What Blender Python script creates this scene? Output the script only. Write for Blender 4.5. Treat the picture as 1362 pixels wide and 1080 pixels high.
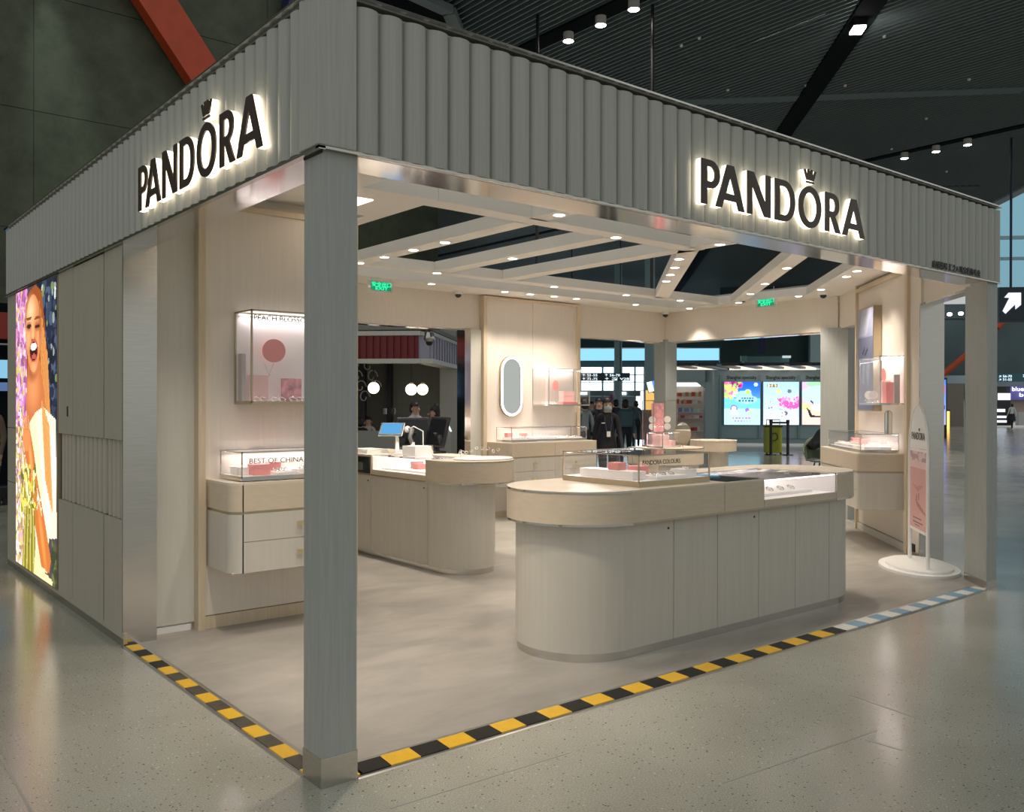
import bpy, bmesh, math, random
import numpy as np
from mathutils import Vector, Matrix

for o in list(bpy.data.objects):
    bpy.data.objects.remove(o, do_unlink=True)
SC = bpy.context.scene
COL = SC.collection

# ------------------------------------------------------------------ camera
CAM = Vector((-1.7255, -3.3577, 1.6)); YAW, PITCH, ROLL, FPX = .8864, -.0031, .0019, 1187.9
FW = Vector((math.cos(YAW)*math.cos(PITCH), math.sin(YAW)*math.cos(PITCH), math.sin(PITCH)))
RT0 = Vector((math.sin(YAW), -math.cos(YAW), 0)); UP0 = RT0.cross(FW)
RT = math.cos(ROLL)*RT0 + math.sin(ROLL)*UP0; UP = -math.sin(ROLL)*RT0 + math.cos(ROLL)*UP0
cd = bpy.data.cameras.new('camera'); cam = bpy.data.objects.new('camera', cd); COL.objects.link(cam)
cd.sensor_fit = 'HORIZONTAL'; cd.sensor_width = 36; cd.lens = FPX/1362*36; cd.clip_end = 500; cd.clip_start = .05
m = Matrix((RT, UP, -FW)).transposed().to_4x4(); m.translation = CAM; cam.matrix_world = m
SC.camera = cam

# ------------------------------------------------------------------ world, exposure
SC.view_settings.view_transform = 'Standard'; SC.view_settings.look = 'None'
SC.view_settings.exposure = 0.45; SC.view_settings.gamma = 1.0
SC.view_settings.use_curve_mapping = False
W = bpy.data.worlds.new('terminal_air'); SC.world = W; W.use_nodes = True
bgn = W.node_tree.nodes['Background']; bgn.inputs[0].default_value = (.86, .88, .84, 1); bgn.inputs[1].default_value = .43

def lamp(kind, loc, energy, color=(1, 1, 1), aim=None, parent=None, size=.1, sy=None, angle=70, blend=.6, name='lamp', rad=.04):
    L = bpy.data.lights.new(name, kind); L.energy = energy; L.color = color
    if kind == 'AREA':
        L.size = size
        if sy: L.shape = 'RECTANGLE'; L.size_y = sy
    elif kind == 'SPOT':
        L.spot_size = math.radians(angle); L.spot_blend = blend; L.shadow_soft_size = rad
    else: L.shadow_soft_size = rad
    o = bpy.data.objects.new(name, L); COL.objects.link(o)
    mw = Matrix.Translation(Vector(loc))
    if aim is not None:
        mw = mw @ (Vector(aim)-Vector(loc)).to_track_quat('-Z', 'Y').to_matrix().to_4x4()
    if parent is not None:
        o.parent = parent; o.matrix_local = world_of(parent).inverted() @ mw
    else: o.matrix_world = mw
    return o

# ------------------------------------------------------------------ pixel helpers
def ray(x, y): return FW + RT*((x-681)/FPX) + UP*((540-y)/FPX)
def bp(x, y, ax, v):
    d = ray(x, y); i = 'xyz'.index(ax); return CAM + d*((v-CAM[i])/d[i])
S2 = math.sqrt(.5)
UU = Vector((S2, -S2, 0)); VV = Vector((S2, S2, 0)); ORG = Vector((CAM.x, CAM.y, 0))
def uvz(u, v, z): return ORG + UU*u + VV*v + Vector((0, 0, z))
def at(px, py, v):                      # point of the pixel's ray on the hall plane at distance v along the hall's long axis
    d = ray(px, py); t = v/d.dot(VV); p = CAM + d*t
    q = p-ORG; return q.dot(UU), p.z
def uof(px, v): return at(px, 540, v)[0]
def zof(px, py, v): return at(px, py, v)[1]
M_UV = Matrix((UU, VV, Vector((0, 0, 1)))).transposed().to_4x4(); M_UV.translation = ORG

# ------------------------------------------------------------------ object helpers
WM = {}
def world_of(o): return WM.get(o.name, Matrix.Identity(4))
def link(o, parent=None):
    COL.objects.link(o)
    if parent is not None: o.parent = parent
def tag(o, label=None, cat=None, group=None, kind=None):
    if label: o['label'] = label
    if cat: o['category'] = cat
    if group: o['group'] = group
    if kind: o['kind'] = kind
    return o
def thing(name, label, cat, loc=(0, 0, 0), rz=0, group=None, kind=None):
    o = bpy.data.objects.new(name, None); link(o); o.empty_display_size = .1
    mw = Matrix.Translation(Vector(loc)) @ Matrix.Rotation(rz, 4, 'Z')
    o.location = loc; o.rotation_euler = (0, 0, rz); WM[o.name] = mw
    return tag(o, label, cat, group, kind)
def copy_tree(o, parent=None):
    c = o.copy(); COL.objects.link(c); c.parent = parent
    for ch in list(o.children): copy_tree(ch, c)
    return c

class MB:
    def __init__(s, M=None): s.v = []; s.f = []; s.M = M
    def add(s, vs, fs):
        b = len(s.v); s.v += [Vector(p) for p in vs]; s.f += [tuple(i+b for i in f) for f in fs]; return s
    def box(s, x0, x1, y0, y1, z0, z1):
        x0, x1 = min(x0, x1), max(x0, x1); y0, y1 = min(y0, y1), max(y0, y1); z0, z1 = min(z0, z1), max(z0, z1)
        return s.add([(x0,y0,z0),(x1,y0,z0),(x1,y1,z0),(x0,y1,z0),(x0,y0,z1),(x1,y0,z1),(x1,y1,z1),(x0,y1,z1)],
              [(0,3,2,1),(4,5,6,7),(0,1,5,4),(1,2,6,5),(2,3,7,6),(3,0,4,7)])
    def prism(s, poly, z0, z1):
        n = len(poly)
        a = sum(poly[i][0]*poly[(i+1)%n][1]-poly[(i+1)%n][0]*poly[i][1] for i in range(n))
        if a < 0: poly = poly[::-1]
        return s.add([(p[0],p[1],z0) for p in poly]+[(p[0],p[1],z1) for p in poly],
              [tuple(range(n-1,-1,-1)), tuple(range(n,2*n))]+[(i,(i+1)%n,n+(i+1)%n,n+i) for i in range(n)])
    def sweep(s, poly, O, U, V, Wd, d0, d1):   # poly in the U,V plane, pushed along Wd
        n = len(poly); O, U, V, Wd = Vector(O), Vector(U), Vector(V), Vector(Wd)
        a = sum(poly[i][0]*poly[(i+1)%n][1]-poly[(i+1)%n][0]*poly[i][1] for i in range(n))
        if (a < 0) != (U.cross(V).dot(Wd) < 0): poly = poly[::-1]
        return s.add([O+U*p[0]+V*p[1]+Wd*d0 for p in poly]+[O+U*p[0]+V*p[1]+Wd*d1 for p in poly],
              [tuple(range(n-1,-1,-1)), tuple(range(n,2*n))]+[(i,(i+1)%n,n+(i+1)%n,n+i) for i in range(n)])
    def cyl(s, p0, p1, r0, r1=None, n=12):
        p0, p1 = Vector(p0), Vector(p1); r1 = r0 if r1 is None else r1
        d = (p1-p0).normalized(); a = d.orthogonal().normalized(); b = d.cross(a)
        vs = [p0+(a*math.cos(2*math.pi*i/n)+b*math.sin(2*math.pi*i/n))*r0 for i in range(n)]
        vs += [p1+(a*math.cos(2*math.pi*i/n)+b*math.sin(2*math.pi*i/n))*r1 for i in range(n)]
        return s.add(vs, [tuple(range(n-1,-1,-1)), tuple(range(n,2*n))]+[(i,(i+1)%n,n+(i+1)%n,n+i) for i in range(n)])
    def tube(s, pts, r, n=8, closed=False):
        pts = [Vector(p) for p in pts]; k = len(pts); vs = []; fs = []
        up = None
        for i, p in enumerate(pts):
            if closed: d = pts[(i+1)%k]-pts[i-1]
            else: d = pts[min(i+1,k-1)]-pts[max(i-1,0)]
            d.normalize()
            if up is None: up = d.orthogonal().normalized()
            a = (up-d*up.dot(d)).normalized(); up = a; b = d.cross(a)
            rr = r[i] if isinstance(r, (list, tuple)) else r
            vs += [p+(a*math.cos(2*math.pi*j/n)+b*math.sin(2*math.pi*j/n))*rr for j in range(n)]
        for i in range(k if closed else k-1):
            for j in range(n):
                i2 = (i+1)%k; fs.append((i*n+j, i*n+(j+1)%n, i2*n+(j+1)%n, i2*n+j))
        if not closed: fs += [tuple(range(n-1,-1,-1)), tuple(range((k-1)*n, k*n))]
        return s.add(vs, fs)
    def lathe(s, prof, c=(0,0,0), n=24, sx=1, sy=1):   # prof: (r,z)
        c = Vector(c); vs = []; fs = []; k = len(prof)
        for r, z in prof:
            for j in range(n):
                a = 2*math.pi*j/n; vs.append(c+Vector((r*math.cos(a)*sx, r*math.sin(a)*sy, z)))
        for i in range(k-1):
            for j in range(n): fs.append((i*n+j, i*n+(j+1)%n, (i+1)*n+(j+1)%n, (i+1)*n+j))
        fs += [tuple(range(n-1,-1,-1)), tuple(range((k-1)*n, k*n))]
        return s.add(vs, fs)
    def ball(s, c, rx, ry=None, rz=None, n=16, k=10, z0=-1, z1=1):
        ry = rx if ry is None else ry; rz = rx if rz is None else rz
        t0, t1 = math.asin(z0), math.asin(z1); prof = []
        for i in range(k+1):
            t = t0+(t1-t0)*i/k; prof.append((max(1e-4, math.cos(t)), math.sin(t)*rz))
        return s.lathe([(r, z) for r, z in prof], c, n, rx, ry)
    def build(s, name, mat, parent=None, smooth=0, bev=0, kind=None, label=None):
        me = bpy.data.meshes.new(name)
        M = s.M if s.M is not None else Matrix.Identity(4)
        if parent is not None: M = world_of(parent).inverted() @ M
        me.from_pydata([M @ p for p in s.v], [], s.f); me.update()
        if mat is not None: me.materials.append(mat)
        if smooth:
            me.shade_smooth(); me.set_sharp_from_angle(angle=math.radians(smooth))
        o = bpy.data.objects.new(name, me); link(o, parent)
        if parent is not None: WM[o.name] = world_of(parent)
        if bev:
            b = o.modifiers.new('edge', 'BEVEL'); b.width = bev; b.segments = 2; b.limit_method = 'ANGLE'; b.angle_limit = math.radians(40)
        if kind: o['kind'] = kind
        if label: o['label'] = label
        return o
def box(name, mat, parent, x0, x1, y0, y1, z0, z1, M=None, **k): return MB(M).box(x0,x1,y0,y1,z0,z1).build(name, mat, parent, **k)

def arc(cx, cy, r, a0, a1, n=16, ry=None):
    ry = r if ry is None else ry
    return [(cx+r*math.cos(math.radians(a0+(a1-a0)*i/n)), cy+ry*math.sin(math.radians(a0+(a1-a0)*i/n))) for i in range(n+1)]
def rrect(x0, x1, y0, y1, r, n=5, corners=(1,1,1,1)):  # order: (x0,y0) (x1,y0) (x1,y1) (x0,y1)
    P = []
    for k, (cx, cy, a) in enumerate([(x0+r,y0+r,180),(x1-r,y0+r,270),(x1-r,y1-r,0),(x0+r,y1-r,90)]):
        P += arc(cx, cy, r, a, a+90, n) if corners[k] else [[(x0,y0),(x1,y0),(x1,y1),(x0,y1)][k]]
    return P

# ------------------------------------------------------------------ materials
MATS = {}
def mat(name, col, rough=.5, metal=0., var=0., scale=6., stretch=(1,1,1), bump=0., emit=0., ecol=None, spec=.5, coat=0., rvar=0.):
    if name in MATS: return MATS[name]
    m = bpy.data.materials.new(name); m.use_nodes = True; MATS[name] = m
    nt = m.node_tree; b = nt.nodes['Principled BSDF']
    b.inputs['Base Color'].default_value = (*col, 1); b.inputs['Roughness'].default_value = rough
    b.inputs['Metallic'].default_value = metal; b.inputs['Specular IOR Level'].default_value = spec
    if coat: b.inputs['Coat Weight'].default_value = coat; b.inputs['Coat Roughness'].default_value = .08
    if emit: b.inputs['Emission Color'].default_value = (*(ecol or col), 1); b.inputs['Emission Strength'].default_value = emit
    if var or bump or rvar:
        tc = nt.nodes.new('ShaderNodeTexCoord'); mp = nt.nodes.new('ShaderNodeMapping'); mp.inputs['Scale'].default_value = stretch
        nz = nt.nodes.new('ShaderNodeTexNoise'); nz.inputs['Scale'].default_value = scale; nz.inputs['Detail'].default_value = 5
        nt.links.new(tc.outputs['Object'], mp.inputs[0]); nt.links.new(mp.outputs[0], nz.inputs['Vector'])
        if var:
            r = nt.nodes.new('ShaderNodeValToRGB'); r.color_ramp.elements[0].position = .3; r.color_ramp.elements[1].position = .7
            r.color_ramp.elements[0].color = (*[c*(1-var) for c in col], 1); r.color_ramp.elements[1].color = (*[min(1, c*(1+var)) for c in col], 1)
            nt.links.new(nz.outputs['Fac'], r.inputs[0]); nt.links.new(r.outputs[0], b.inputs['Base Color'])
        if rvar:
            mr = nt.nodes.new('ShaderNodeMapRange'); mr.inputs['To Min'].default_value = max(.02, rough-rvar); mr.inputs['To Max'].default_value = rough+rvar
            nt.links.new(nz.outputs['Fac'], mr.inputs[0]); nt.links.new(mr.outputs[0], b.inputs['Roughness'])
        if bump:
            bu = nt.nodes.new('ShaderNodeBump'); bu.inputs['Strength'].default_value = bump; bu.inputs['Distance'].default_value = .004
            nt.links.new(nz.outputs['Fac'], bu.inputs['Height']); nt.links.new(bu.outputs[0], b.inputs['Normal'])
    return m
def emis(name, col, s):
    if name in MATS: return MATS[name]
    m = bpy.data.materials.new(name); m.use_nodes = True; MATS[name] = m; nt = m.node_tree; nt.nodes.clear()
    e = nt.nodes.new('ShaderNodeEmission'); e.inputs[0].default_value = (*col, 1); e.inputs[1].default_value = s
    o = nt.nodes.new('ShaderNodeOutputMaterial'); nt.links.new(e.outputs[0], o.inputs[0]); return m
def glass(name, tint=(1,1,1), rough=.0, ior=1.45):
    m = bpy.data.materials.new(name); m.use_nodes = True; MATS[name] = m; nt = m.node_tree; nt.nodes.clear()
    t = nt.nodes.new('ShaderNodeBsdfTransparent'); t.inputs[0].default_value = (*tint, 1)
    g = nt.nodes.new('ShaderNodeBsdfGlossy'); g.inputs['Roughness'].default_value = rough
    lw = nt.nodes.new('ShaderNodeLayerWeight'); pw = nt.nodes.new('ShaderNodeMath'); pw.operation = 'POWER'; pw.inputs[1].default_value = 5
    f = nt.nodes.new('ShaderNodeMath'); f.operation = 'MULTIPLY_ADD'; f.inputs[1].default_value = .9; f.inputs[2].default_value = ((ior-1)/(ior+1))**2
    nt.links.new(lw.outputs['Facing'], pw.inputs[0]); nt.links.new(pw.outputs[0], f.inputs[0])
    x = nt.nodes.new('ShaderNodeMixShader'); o = nt.nodes.new('ShaderNodeOutputMaterial')
    nt.links.new(f.outputs[0], x.inputs[0]); nt.links.new(t.outputs[0], x.inputs[1]); nt.links.new(g.outputs[0], x.inputs[2]); nt.links.new(x.outputs[0], o.inputs[0])
    return m
def printed(name, strength=None, rough=.4):    # colours come from the print's own colour attribute
    m = bpy.data.materials.new(name); m.use_nodes = True; nt = m.node_tree; b = nt.nodes['Principled BSDF']
    a = nt.nodes.new('ShaderNodeAttribute'); a.attribute_name = 'print'
    nt.links.new(a.outputs['Color'], b.inputs['Base Color']); b.inputs['Roughness'].default_value = rough
    if strength:
        b.inputs['Base Color'].default_value = (.02,.02,.02,1); nt.links.remove(b.inputs['Base Color'].links[0])
        nt.links.new(a.outputs['Color'], b.inputs['Emission Color']); b.inputs['Emission Strength'].default_value = strength
    return m

LAM = dict(var=.03, scale=5, stretch=(14,14,.5), bump=.08)
M_FASCIA = mat('grey_laminate', (.42,.43,.40), .5, var=.07, scale=5, stretch=(14,14,.5), bump=.12)
M_PILLAR = mat('pillar_laminate', (.40,.42,.40), .5, var=.08, scale=5, stretch=(14,14,.5), bump=.15)
M_WALL = mat('cream_laminate', (.76,.70,.625), .55, **LAM)
M_WALL2 = mat('shell_laminate', (.66,.65,.59), .55, **LAM)
M_BODY = mat('stone_laminate', (.58,.55,.49), .5, var=.035, scale=3, stretch=(9,9,.5), bump=.05)
M_SIDE = mat('left_laminate', (.48,.44,.365), .42, var=.08, scale=5, stretch=(14,14,.4), bump=.12)
M_TAN = mat('tan_laminate', (.62,.53,.41), .45, var=.04, scale=4, stretch=(3,3,12))
M_TOP = mat('pale_top', (.70,.62,.51), .35, var=.03, scale=5)
M_POST = mat('taupe_laminate', (.50,.45,.39), .5, var=.03, scale=5, stretch=(14,14,.5), bump=.08)
M_WOOD = mat('pale_oak_edge', (.66,.55,.40), .5, var=.06, scale=8, stretch=(8,8,.6))
M_SOFFIT = mat('white_soffit', (.80,.77,.71), .6)
M_STEEL = mat('brushed_steel', (.56,.54,.50), .20, 1, var=.06, scale=8, stretch=(1,1,40), rvar=.06)
M_MIRROR = mat('polished_steel', (.80,.78,.77), .10, 1, rvar=.03, scale=2)
M_CHROME = mat('edge_chrome', (.66,.64,.60), .14, 1)
M_GOLD = mat('champagne_metal', (.50,.43,.31), .35, 1)
M_BRASS = mat('brass_knob', (.78,.66,.40), .3, 1)
M_DARK = mat('gap_dark', (.04,.04,.04), .7)
M_BLACK = mat('black_plastic', (.012,.012,.014), .35)
M_WHITE = mat('white_plastic', (.85,.84,.82), .4)
M_PINK = mat('pink_card', (.86,.34,.33), .55)
M_BLUSH = mat('blush_card', (.85,.56,.55), .6)
M_TRAY = mat('white_tray', (.90,.87,.86), .5)
M_SILVER = mat('silver', (.9,.88,.86), .15, 1)
M_LOOK = mat('mirror_glass', (.88,.9,.88), .02, 1)
M_GLASS = glass('case_glass'); M_GLASSD = glass('worktop_glass', (.75,.82,.85), .02, 1.5)
M_ACR = glass('acrylic', (.97,.97,.98), .05, 1.5)
M_INK = mat('grey_ink', (.07,.06,.06), .6)
M_LED = emis('led_strip', (1,.93,.90), 3)
M_DL = emis('downlight_lens', (1,.90,.76), 8)
M_WHITEIN = mat('case_white', (.93,.90,.90), .5)

# flat prints painted from shapes, one small quad for each dot of the print
def lin(c): return tuple((x/12.92 if x <= .04045 else ((x+.055)/1.055)**2.4) for x in c)
class Paint:
    def __init__(s, w, h, col):
        s.w, s.h = w, h; s.a = np.zeros((h, w, 3)); s.a[:] = col
        s.Y, s.X = np.mgrid[0:h, 0:w]; s.X = (s.X+.5)/w; s.Y = (s.Y+.5)/h; s.R = np.random.RandomState(5)
    def mask(s, m, col, al=1.): s.a[m] = s.a[m]*(1-al)+np.array(col)*al; return s
    def ell(s, cx, cy, rx, ry, col, al=1., rot=0.):
        c, n = math.cos(rot), math.sin(rot); dx, dy = s.X-cx, s.Y-cy
        return s.mask((((dx*c+dy*n)/rx)**2+((-dx*n+dy*c)/ry)**2) < 1, col, al)
    def rect(s, x0, y0, x1, y1, col, al=1.): return s.mask((s.X>=x0)&(s.X<x1)&(s.Y>=y0)&(s.Y<y1), col, al)
    def poly(s, P, col, al=1.):
        ins = np.zeros(s.X.shape, bool); n = len(P)
        for i in range(n):
            x0, y0 = P[i]; x1, y1 = P[(i+1)%n]
            if y0 == y1: continue
            c = ((y0 > s.Y) != (y1 > s.Y)) & (s.X < (x1-x0)*(s.Y-y0)/(y1-y0)+x0); ins ^= c
        return s.mask(ins, col, al)
    def soft(s, cx, cy, rx, ry, col, al=1., rot=0., p=1.5):
        c, n = math.cos(rot), math.sin(rot); dx, dy = s.X-cx, s.Y-cy
        d = ((dx*c+dy*n)/rx)**2+((-dx*n+dy*c)/ry)**2; w = (np.clip(1-d, 0, 1)**p*al)[..., None]
        s.a = s.a*(1-w)+np.array(col)*w; return s
    def grad(s, c0, c1):
        t = s.Y[..., None]; s.a[:] = np.array(c0)*(1-t)+np.array(c1)*t; return s
    def blobs(s, x0, y0, x1, y1, cols, n, r, al=.9, asp=1.):
        for i in range(n):
            s.ell(s.R.uniform(x0,x1), s.R.uniform(y0,y1), r*s.R.uniform(.5,1.2), r*asp*s.R.uniform(.5,1.2), cols[s.R.randint(len(cols))], al)
        return s
    def build(s, name, mat_, parent, O, U, V, label=None):   # O: top corner at the print's start, U along its width, V down its height
        w, h = s.w, s.h; O, U, V = Vector(O), Vector(U), Vector(V)
        Mi = world_of(parent).inverted() if parent is not None else Matrix.Identity(4)
        vs = [Mi @ (O+U*(i/w)+V*(j/h)) for j in range(h+1) for i in range(w+1)]
        fs = [(j*(w+1)+i, (j+1)*(w+1)+i, (j+1)*(w+1)+i+1, j*(w+1)+i+1) for j in range(h) for i in range(w)]
        me = bpy.data.meshes.new(name); me.from_pydata(vs, [], fs); me.update(); me.materials.append(mat_)
        at_ = me.color_attributes.new('print', 'FLOAT_COLOR', 'CORNER')
        c = np.clip(s.a.reshape(-1, 3), 0, 1); c = np.where(c <= .04045, c/12.92, ((c+.055)/1.055)**2.4)
        c = np.repeat(np.hstack([c, np.ones((len(c), 1))]), 4, axis=0).astype(np.float32)
        at_.data.foreach_set('color', c.ravel())
        o = bpy.data.objects.new(name, me); link(o, parent)
        if parent is not None: WM[o.name] = world_of(parent)
        if label: o['label'] = label
        return o

def text(s, name, size, mat_, parent, O, U, V, depth=.002, align='LEFT', spacing=1., wid=None, label=None, bold=.008):
    cu = bpy.data.curves.new(name, 'FONT'); cu.body = s; cu.size = size; cu.extrude = depth; cu.align_x = align; cu.space_character = spacing
    cu.resolution_u = 3; cu.offset = size*bold
    t = bpy.data.objects.new(name, cu); COL.objects.link(t); bpy.context.view_layer.update()
    me = bpy.data.meshes.new_from_object(t.evaluated_get(bpy.context.evaluated_depsgraph_get()))
    bpy.data.objects.remove(t, do_unlink=True); bpy.data.curves.remove(cu)
    U, V = Vector(U).normalized(), Vector(V).normalized(); Wn = U.cross(V)
    k = 1.
    if wid and len(me.vertices):
        xs = [v.co.x for v in me.vertices]; k = wid/max(1e-6, max(xs)-min(xs))
    M = Matrix((U*k, V, Wn)).transposed().to_4x4(); M.translation = Vector(O)
    if parent is not None: M = world_of(parent).inverted() @ M
    me.transform(M); me.materials.clear(); me.materials.append(mat_)
    o = bpy.data.objects.new(name, me); link(o, parent)
    if parent is not None: WM[o.name] = world_of(parent)
    if label: o['label'] = label
    return o
def outline(name, loops, mat_, parent, O, U, V, d0, d1, label=None):   # filled outline with holes, pushed out along the normal U x V
    cu = bpy.data.curves.new(name, 'CURVE'); cu.dimensions = '2D'; cu.fill_mode = 'BOTH'; cu.extrude = abs(d1-d0)/2
    for L in loops:
        sp = cu.splines.new('POLY'); sp.points.add(len(L)-1); sp.use_cyclic_u = True
        for p, q in zip(sp.points, L): p.co = (q[0], q[1], 0, 1)
    t = bpy.data.objects.new(name, cu); COL.objects.link(t); bpy.context.view_layer.update()
    me = bpy.data.meshes.new_from_object(t.evaluated_get(bpy.context.evaluated_depsgraph_get()))
    bpy.data.objects.remove(t, do_unlink=True); bpy.data.curves.remove(cu)
    U, V = Vector(U), Vector(V); Wn = U.cross(V).normalized()
    M = Matrix((U, V, Wn)).transposed().to_4x4(); M.translation = Vector(O)+Wn*(d0+d1)/2
    if parent is not None: M = world_of(parent).inverted() @ M
    me.transform(M); me.materials.clear(); me.materials.append(mat_)
    o = bpy.data.objects.new(name, me); link(o, parent)
    if parent is not None: WM[o.name] = world_of(parent)
    if label: o['label'] = label
    return o

# ================================================================== terminal floor
def terrazzo():
    m = bpy.data.materials.new('terrazzo'); m.use_nodes = True; nt = m.node_tree; b = nt.nodes['Principled BSDF']; L = nt.links.new
    tc = nt.nodes.new('ShaderNodeTexCoord')
    n1 = nt.nodes.new('ShaderNodeTexNoise'); n1.inputs['Scale'].default_value = .9; n1.inputs['Detail'].default_value = 6
    n2 = nt.nodes.new('ShaderNodeTexNoise'); n2.inputs['Scale'].default_value = 160; n2.inputs['Detail'].default_value = 2
    L(tc.outputs['Object'], n1.inputs[0]); L(tc.outputs['Object'], n2.inputs[0])
    r1 = nt.nodes.new('ShaderNodeValToRGB'); r1.color_ramp.elements[0].color = (.37,.362,.312,1); r1.color_ramp.elements[1].color = (.48,.47,.41,1)
    r1.color_ramp.elements[0].position = .35; r1.color_ramp.elements[1].position = .7
    L(n1.outputs[0], r1.inputs[0])
    r2 = nt.nodes.new('ShaderNodeValToRGB'); r2.color_ramp.elements[0].color = (.78,.78,.76,1); r2.color_ramp.elements[1].color = (1.1,1.1,1.08,1)
    r2.color_ramp.elements[0].position = .4; r2.color_ramp.elements[1].position = .6
    L(n2.outputs[0], r2.inputs[0])
    mx = nt.nodes.new('ShaderNodeMix'); mx.data_type = 'RGBA'; mx.blend_type = 'MULTIPLY'; mx.inputs[0].default_value = 1
    L(r1.outputs[0], mx.inputs[6]); L(r2.outputs[0], mx.inputs[7]); last = mx.outputs[2]
    for sc, th, c in ((38, .17, (.12,.12,.10,1)), (17, .075, (.07,.07,.06,1)), (29, .13, (.60,.60,.56,1))):
        v = nt.nodes.new('ShaderNodeTexVoronoi'); v.inputs['Scale'].default_value = sc; v.inputs['Randomness'].default_value = 1
        L(tc.outputs['Object'], v.inputs['Vector'])
        lt = nt.nodes.new('ShaderNodeMath'); lt.operation = 'LESS_THAN'; lt.inputs[1].default_value = th; L(v.outputs['Distance'], lt.inputs[0])
        # only some cells carry a chip
        sp = nt.nodes.new('ShaderNodeSeparateColor'); L(v.outputs['Color'], sp.inputs[0])
        g = nt.nodes.new('ShaderNodeMath'); g.operation = 'GREATER_THAN'; g.inputs[1].default_value = .55; L(sp.outputs[0], g.inputs[0])
        mu = nt.nodes.new('ShaderNodeMath'); mu.operation = 'MULTIPLY'; L(lt.outputs[0], mu.inputs[0]); L(g.outputs[0], mu.inputs[1])
        m2 = nt.nodes.new('ShaderNodeMix'); m2.data_type = 'RGBA'; L(mu.outputs[0], m2.inputs[0]); L(last, m2.inputs[6]); m2.inputs[7].default_value = c; last = m2.outputs[2]
    L(last, b.inputs['Base Color'])
    mr = nt.nodes.new('ShaderNodeMapRange'); mr.inputs['To Min'].default_value = .13; mr.inputs['To Max'].default_value = .22; L(n1.outputs[0], mr.inputs[0]); L(mr.outputs[0], b.inputs['Roughness'])
    b.inputs['Specular IOR Level'].default_value = .6
    return m
def concrete():
    m = bpy.data.materials.new('shop_floor'); m.use_nodes = True; nt = m.node_tree; b = nt.nodes['Principled BSDF']; L = nt.links.new
    tc = nt.nodes.new('ShaderNodeTexCoord'); mp = nt.nodes.new('ShaderNodeMapping'); mp.inputs['Scale'].default_value = (.8,1.6,1); mp.inputs['Rotation'].default_value = (0,0,.6)
    n1 = nt.nodes.new('ShaderNodeTexNoise'); n1.inputs['Scale'].default_value = 1.6; n1.inputs['Detail'].default_value = 9; n1.inputs['Roughness'].default_value = .62; n1.inputs['Distortion'].default_value = .4
    L(tc.outputs['Object'], mp.inputs[0]); L(mp.outputs[0], n1.inputs[0])
    r1 = nt.nodes.new('ShaderNodeValToRGB'); r1.color_ramp.elements[0].color = (.27,.255,.23,1); r1.color_ramp.elements[1].color = (.42,.39,.35,1)
    r1.color_ramp.elements[0].position = .34; r1.color_ramp.elements[1].position = .68
    L(n1.outputs[0], r1.inputs[0]); L(r1.outputs[0], b.inputs['Base Color'])
    b.inputs['Roughness'].default_value = .36; return m
M_TERR = terrazzo(); M_CONC = concrete()
fl = tag(box('floor', M_TERR, None, -60, 110, -40, 130, -.2, 0), 'pale speckled terrazzo floor of the airport hall', kind='structure')
jm = mat('joint_metal', (.36,.36,.32), .3)
for (a, b_) in [((960,1042),(1165,972)), ((1130,924),(1222,956)), ((1152,984),(1200,998)), ((1290,1035),(1362,1062)), ((0,1005),(42,1080)), ((520,1075),(760,1000))]:
    p, q = bp(*a, 'z', 0), bp(*b_, 'z', 0); d = (q-p).normalized(); n = Vector((-d.y, d.x, 0))*.006
    MB().prism([tuple((p+n)[:2]), tuple((p-n)[:2]), tuple((q-n)[:2]), tuple((q+n)[:2])], -.01, .0012).build('floor_joint_strip', jm, fl)

# ================================================================== kiosk shell
FB, FT = 2.645, 3.312            # fascia underside and top
KX, KY = 6.46, 6.66
ksl = MB().prism([(.0,.0),(6.36,.0),(9.85,3.45),(9.85,6.75),(0,6.75)], -.02, .008).build('floor_shop', M_CONC, None)
tag(ksl, 'smooth beige concrete floor of the jewellery kiosk', kind='structure')
# screed joints of the shop floor
for p, q in (((.09,.30),(2.2,.30)), ((.36,.13),(.36,2.8))): pass
# hazard tape round the edge: aluminium ramp with single tape squares
M_ALU = mat('aluminium_edge', (.66,.65,.62), .3, 1)
M_TY = mat('tape_yellow', (.80,.47,.015), .35, var=.05, scale=30); M_TB = mat('tape_black', (.012,.012,.011), .45, spec=.25); M_TG = mat('tape_worn_black', (.075,.065,.05), .45, var=.3, scale=20, spec=.3)
M_TW = mat('tape_white', (.80,.78,.72), .35); M_TBL = mat('tape_blue', (.17,.36,.50), .35, var=.05, scale=30)
tf = thing('floor_edge_tape', 'hazard tape along the wide front edge, yellow and black turning blue and white', 'floor tape', (0,0,0))
MB().sweep([(-.012,0),(.0,.004),(.135,.012),(.15,.009),(.15,0)], (.17,0,0), (0,1,0), (0,0,1), (1,0,0), 0, 6.13).build('aluminium_edge', M_ALU, tf)
def tapeq(par, a0, a1, b0, b1, m_, axis, sk):
    def P(a, b): return (a, b) if axis == 'x' else (b, a)
    z0 = .0065
    q = [P(a0, b0), P(a1, b0), P(a1+sk, b1), P(a0+sk, b1)]
    MB().prism(q, .003, .0135).build('tape_square', m_, par)
x = .185
for i in range(40):
    x1 = x+.1545
    if x > 6.25: break
    xe = min(x1, 6.3)
    blue = x > 4.02
    if i == 0: tapeq(tf, .172, .2, .005, .06, M_TY, 'x', 0)
    mm = (M_TBL if i % 2 == 0 else M_TW) if blue else (M_TB if i % 2 == 0 else M_TY)
    tapeq(tf, x+.0, xe, .004, .122, mm, 'x', .012); x = x1
tl = thing('floor_edge_tape', 'worn yellow and black hazard tape along the narrow side beside the steel wall end', 'floor tape', (0,0,0))
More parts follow.
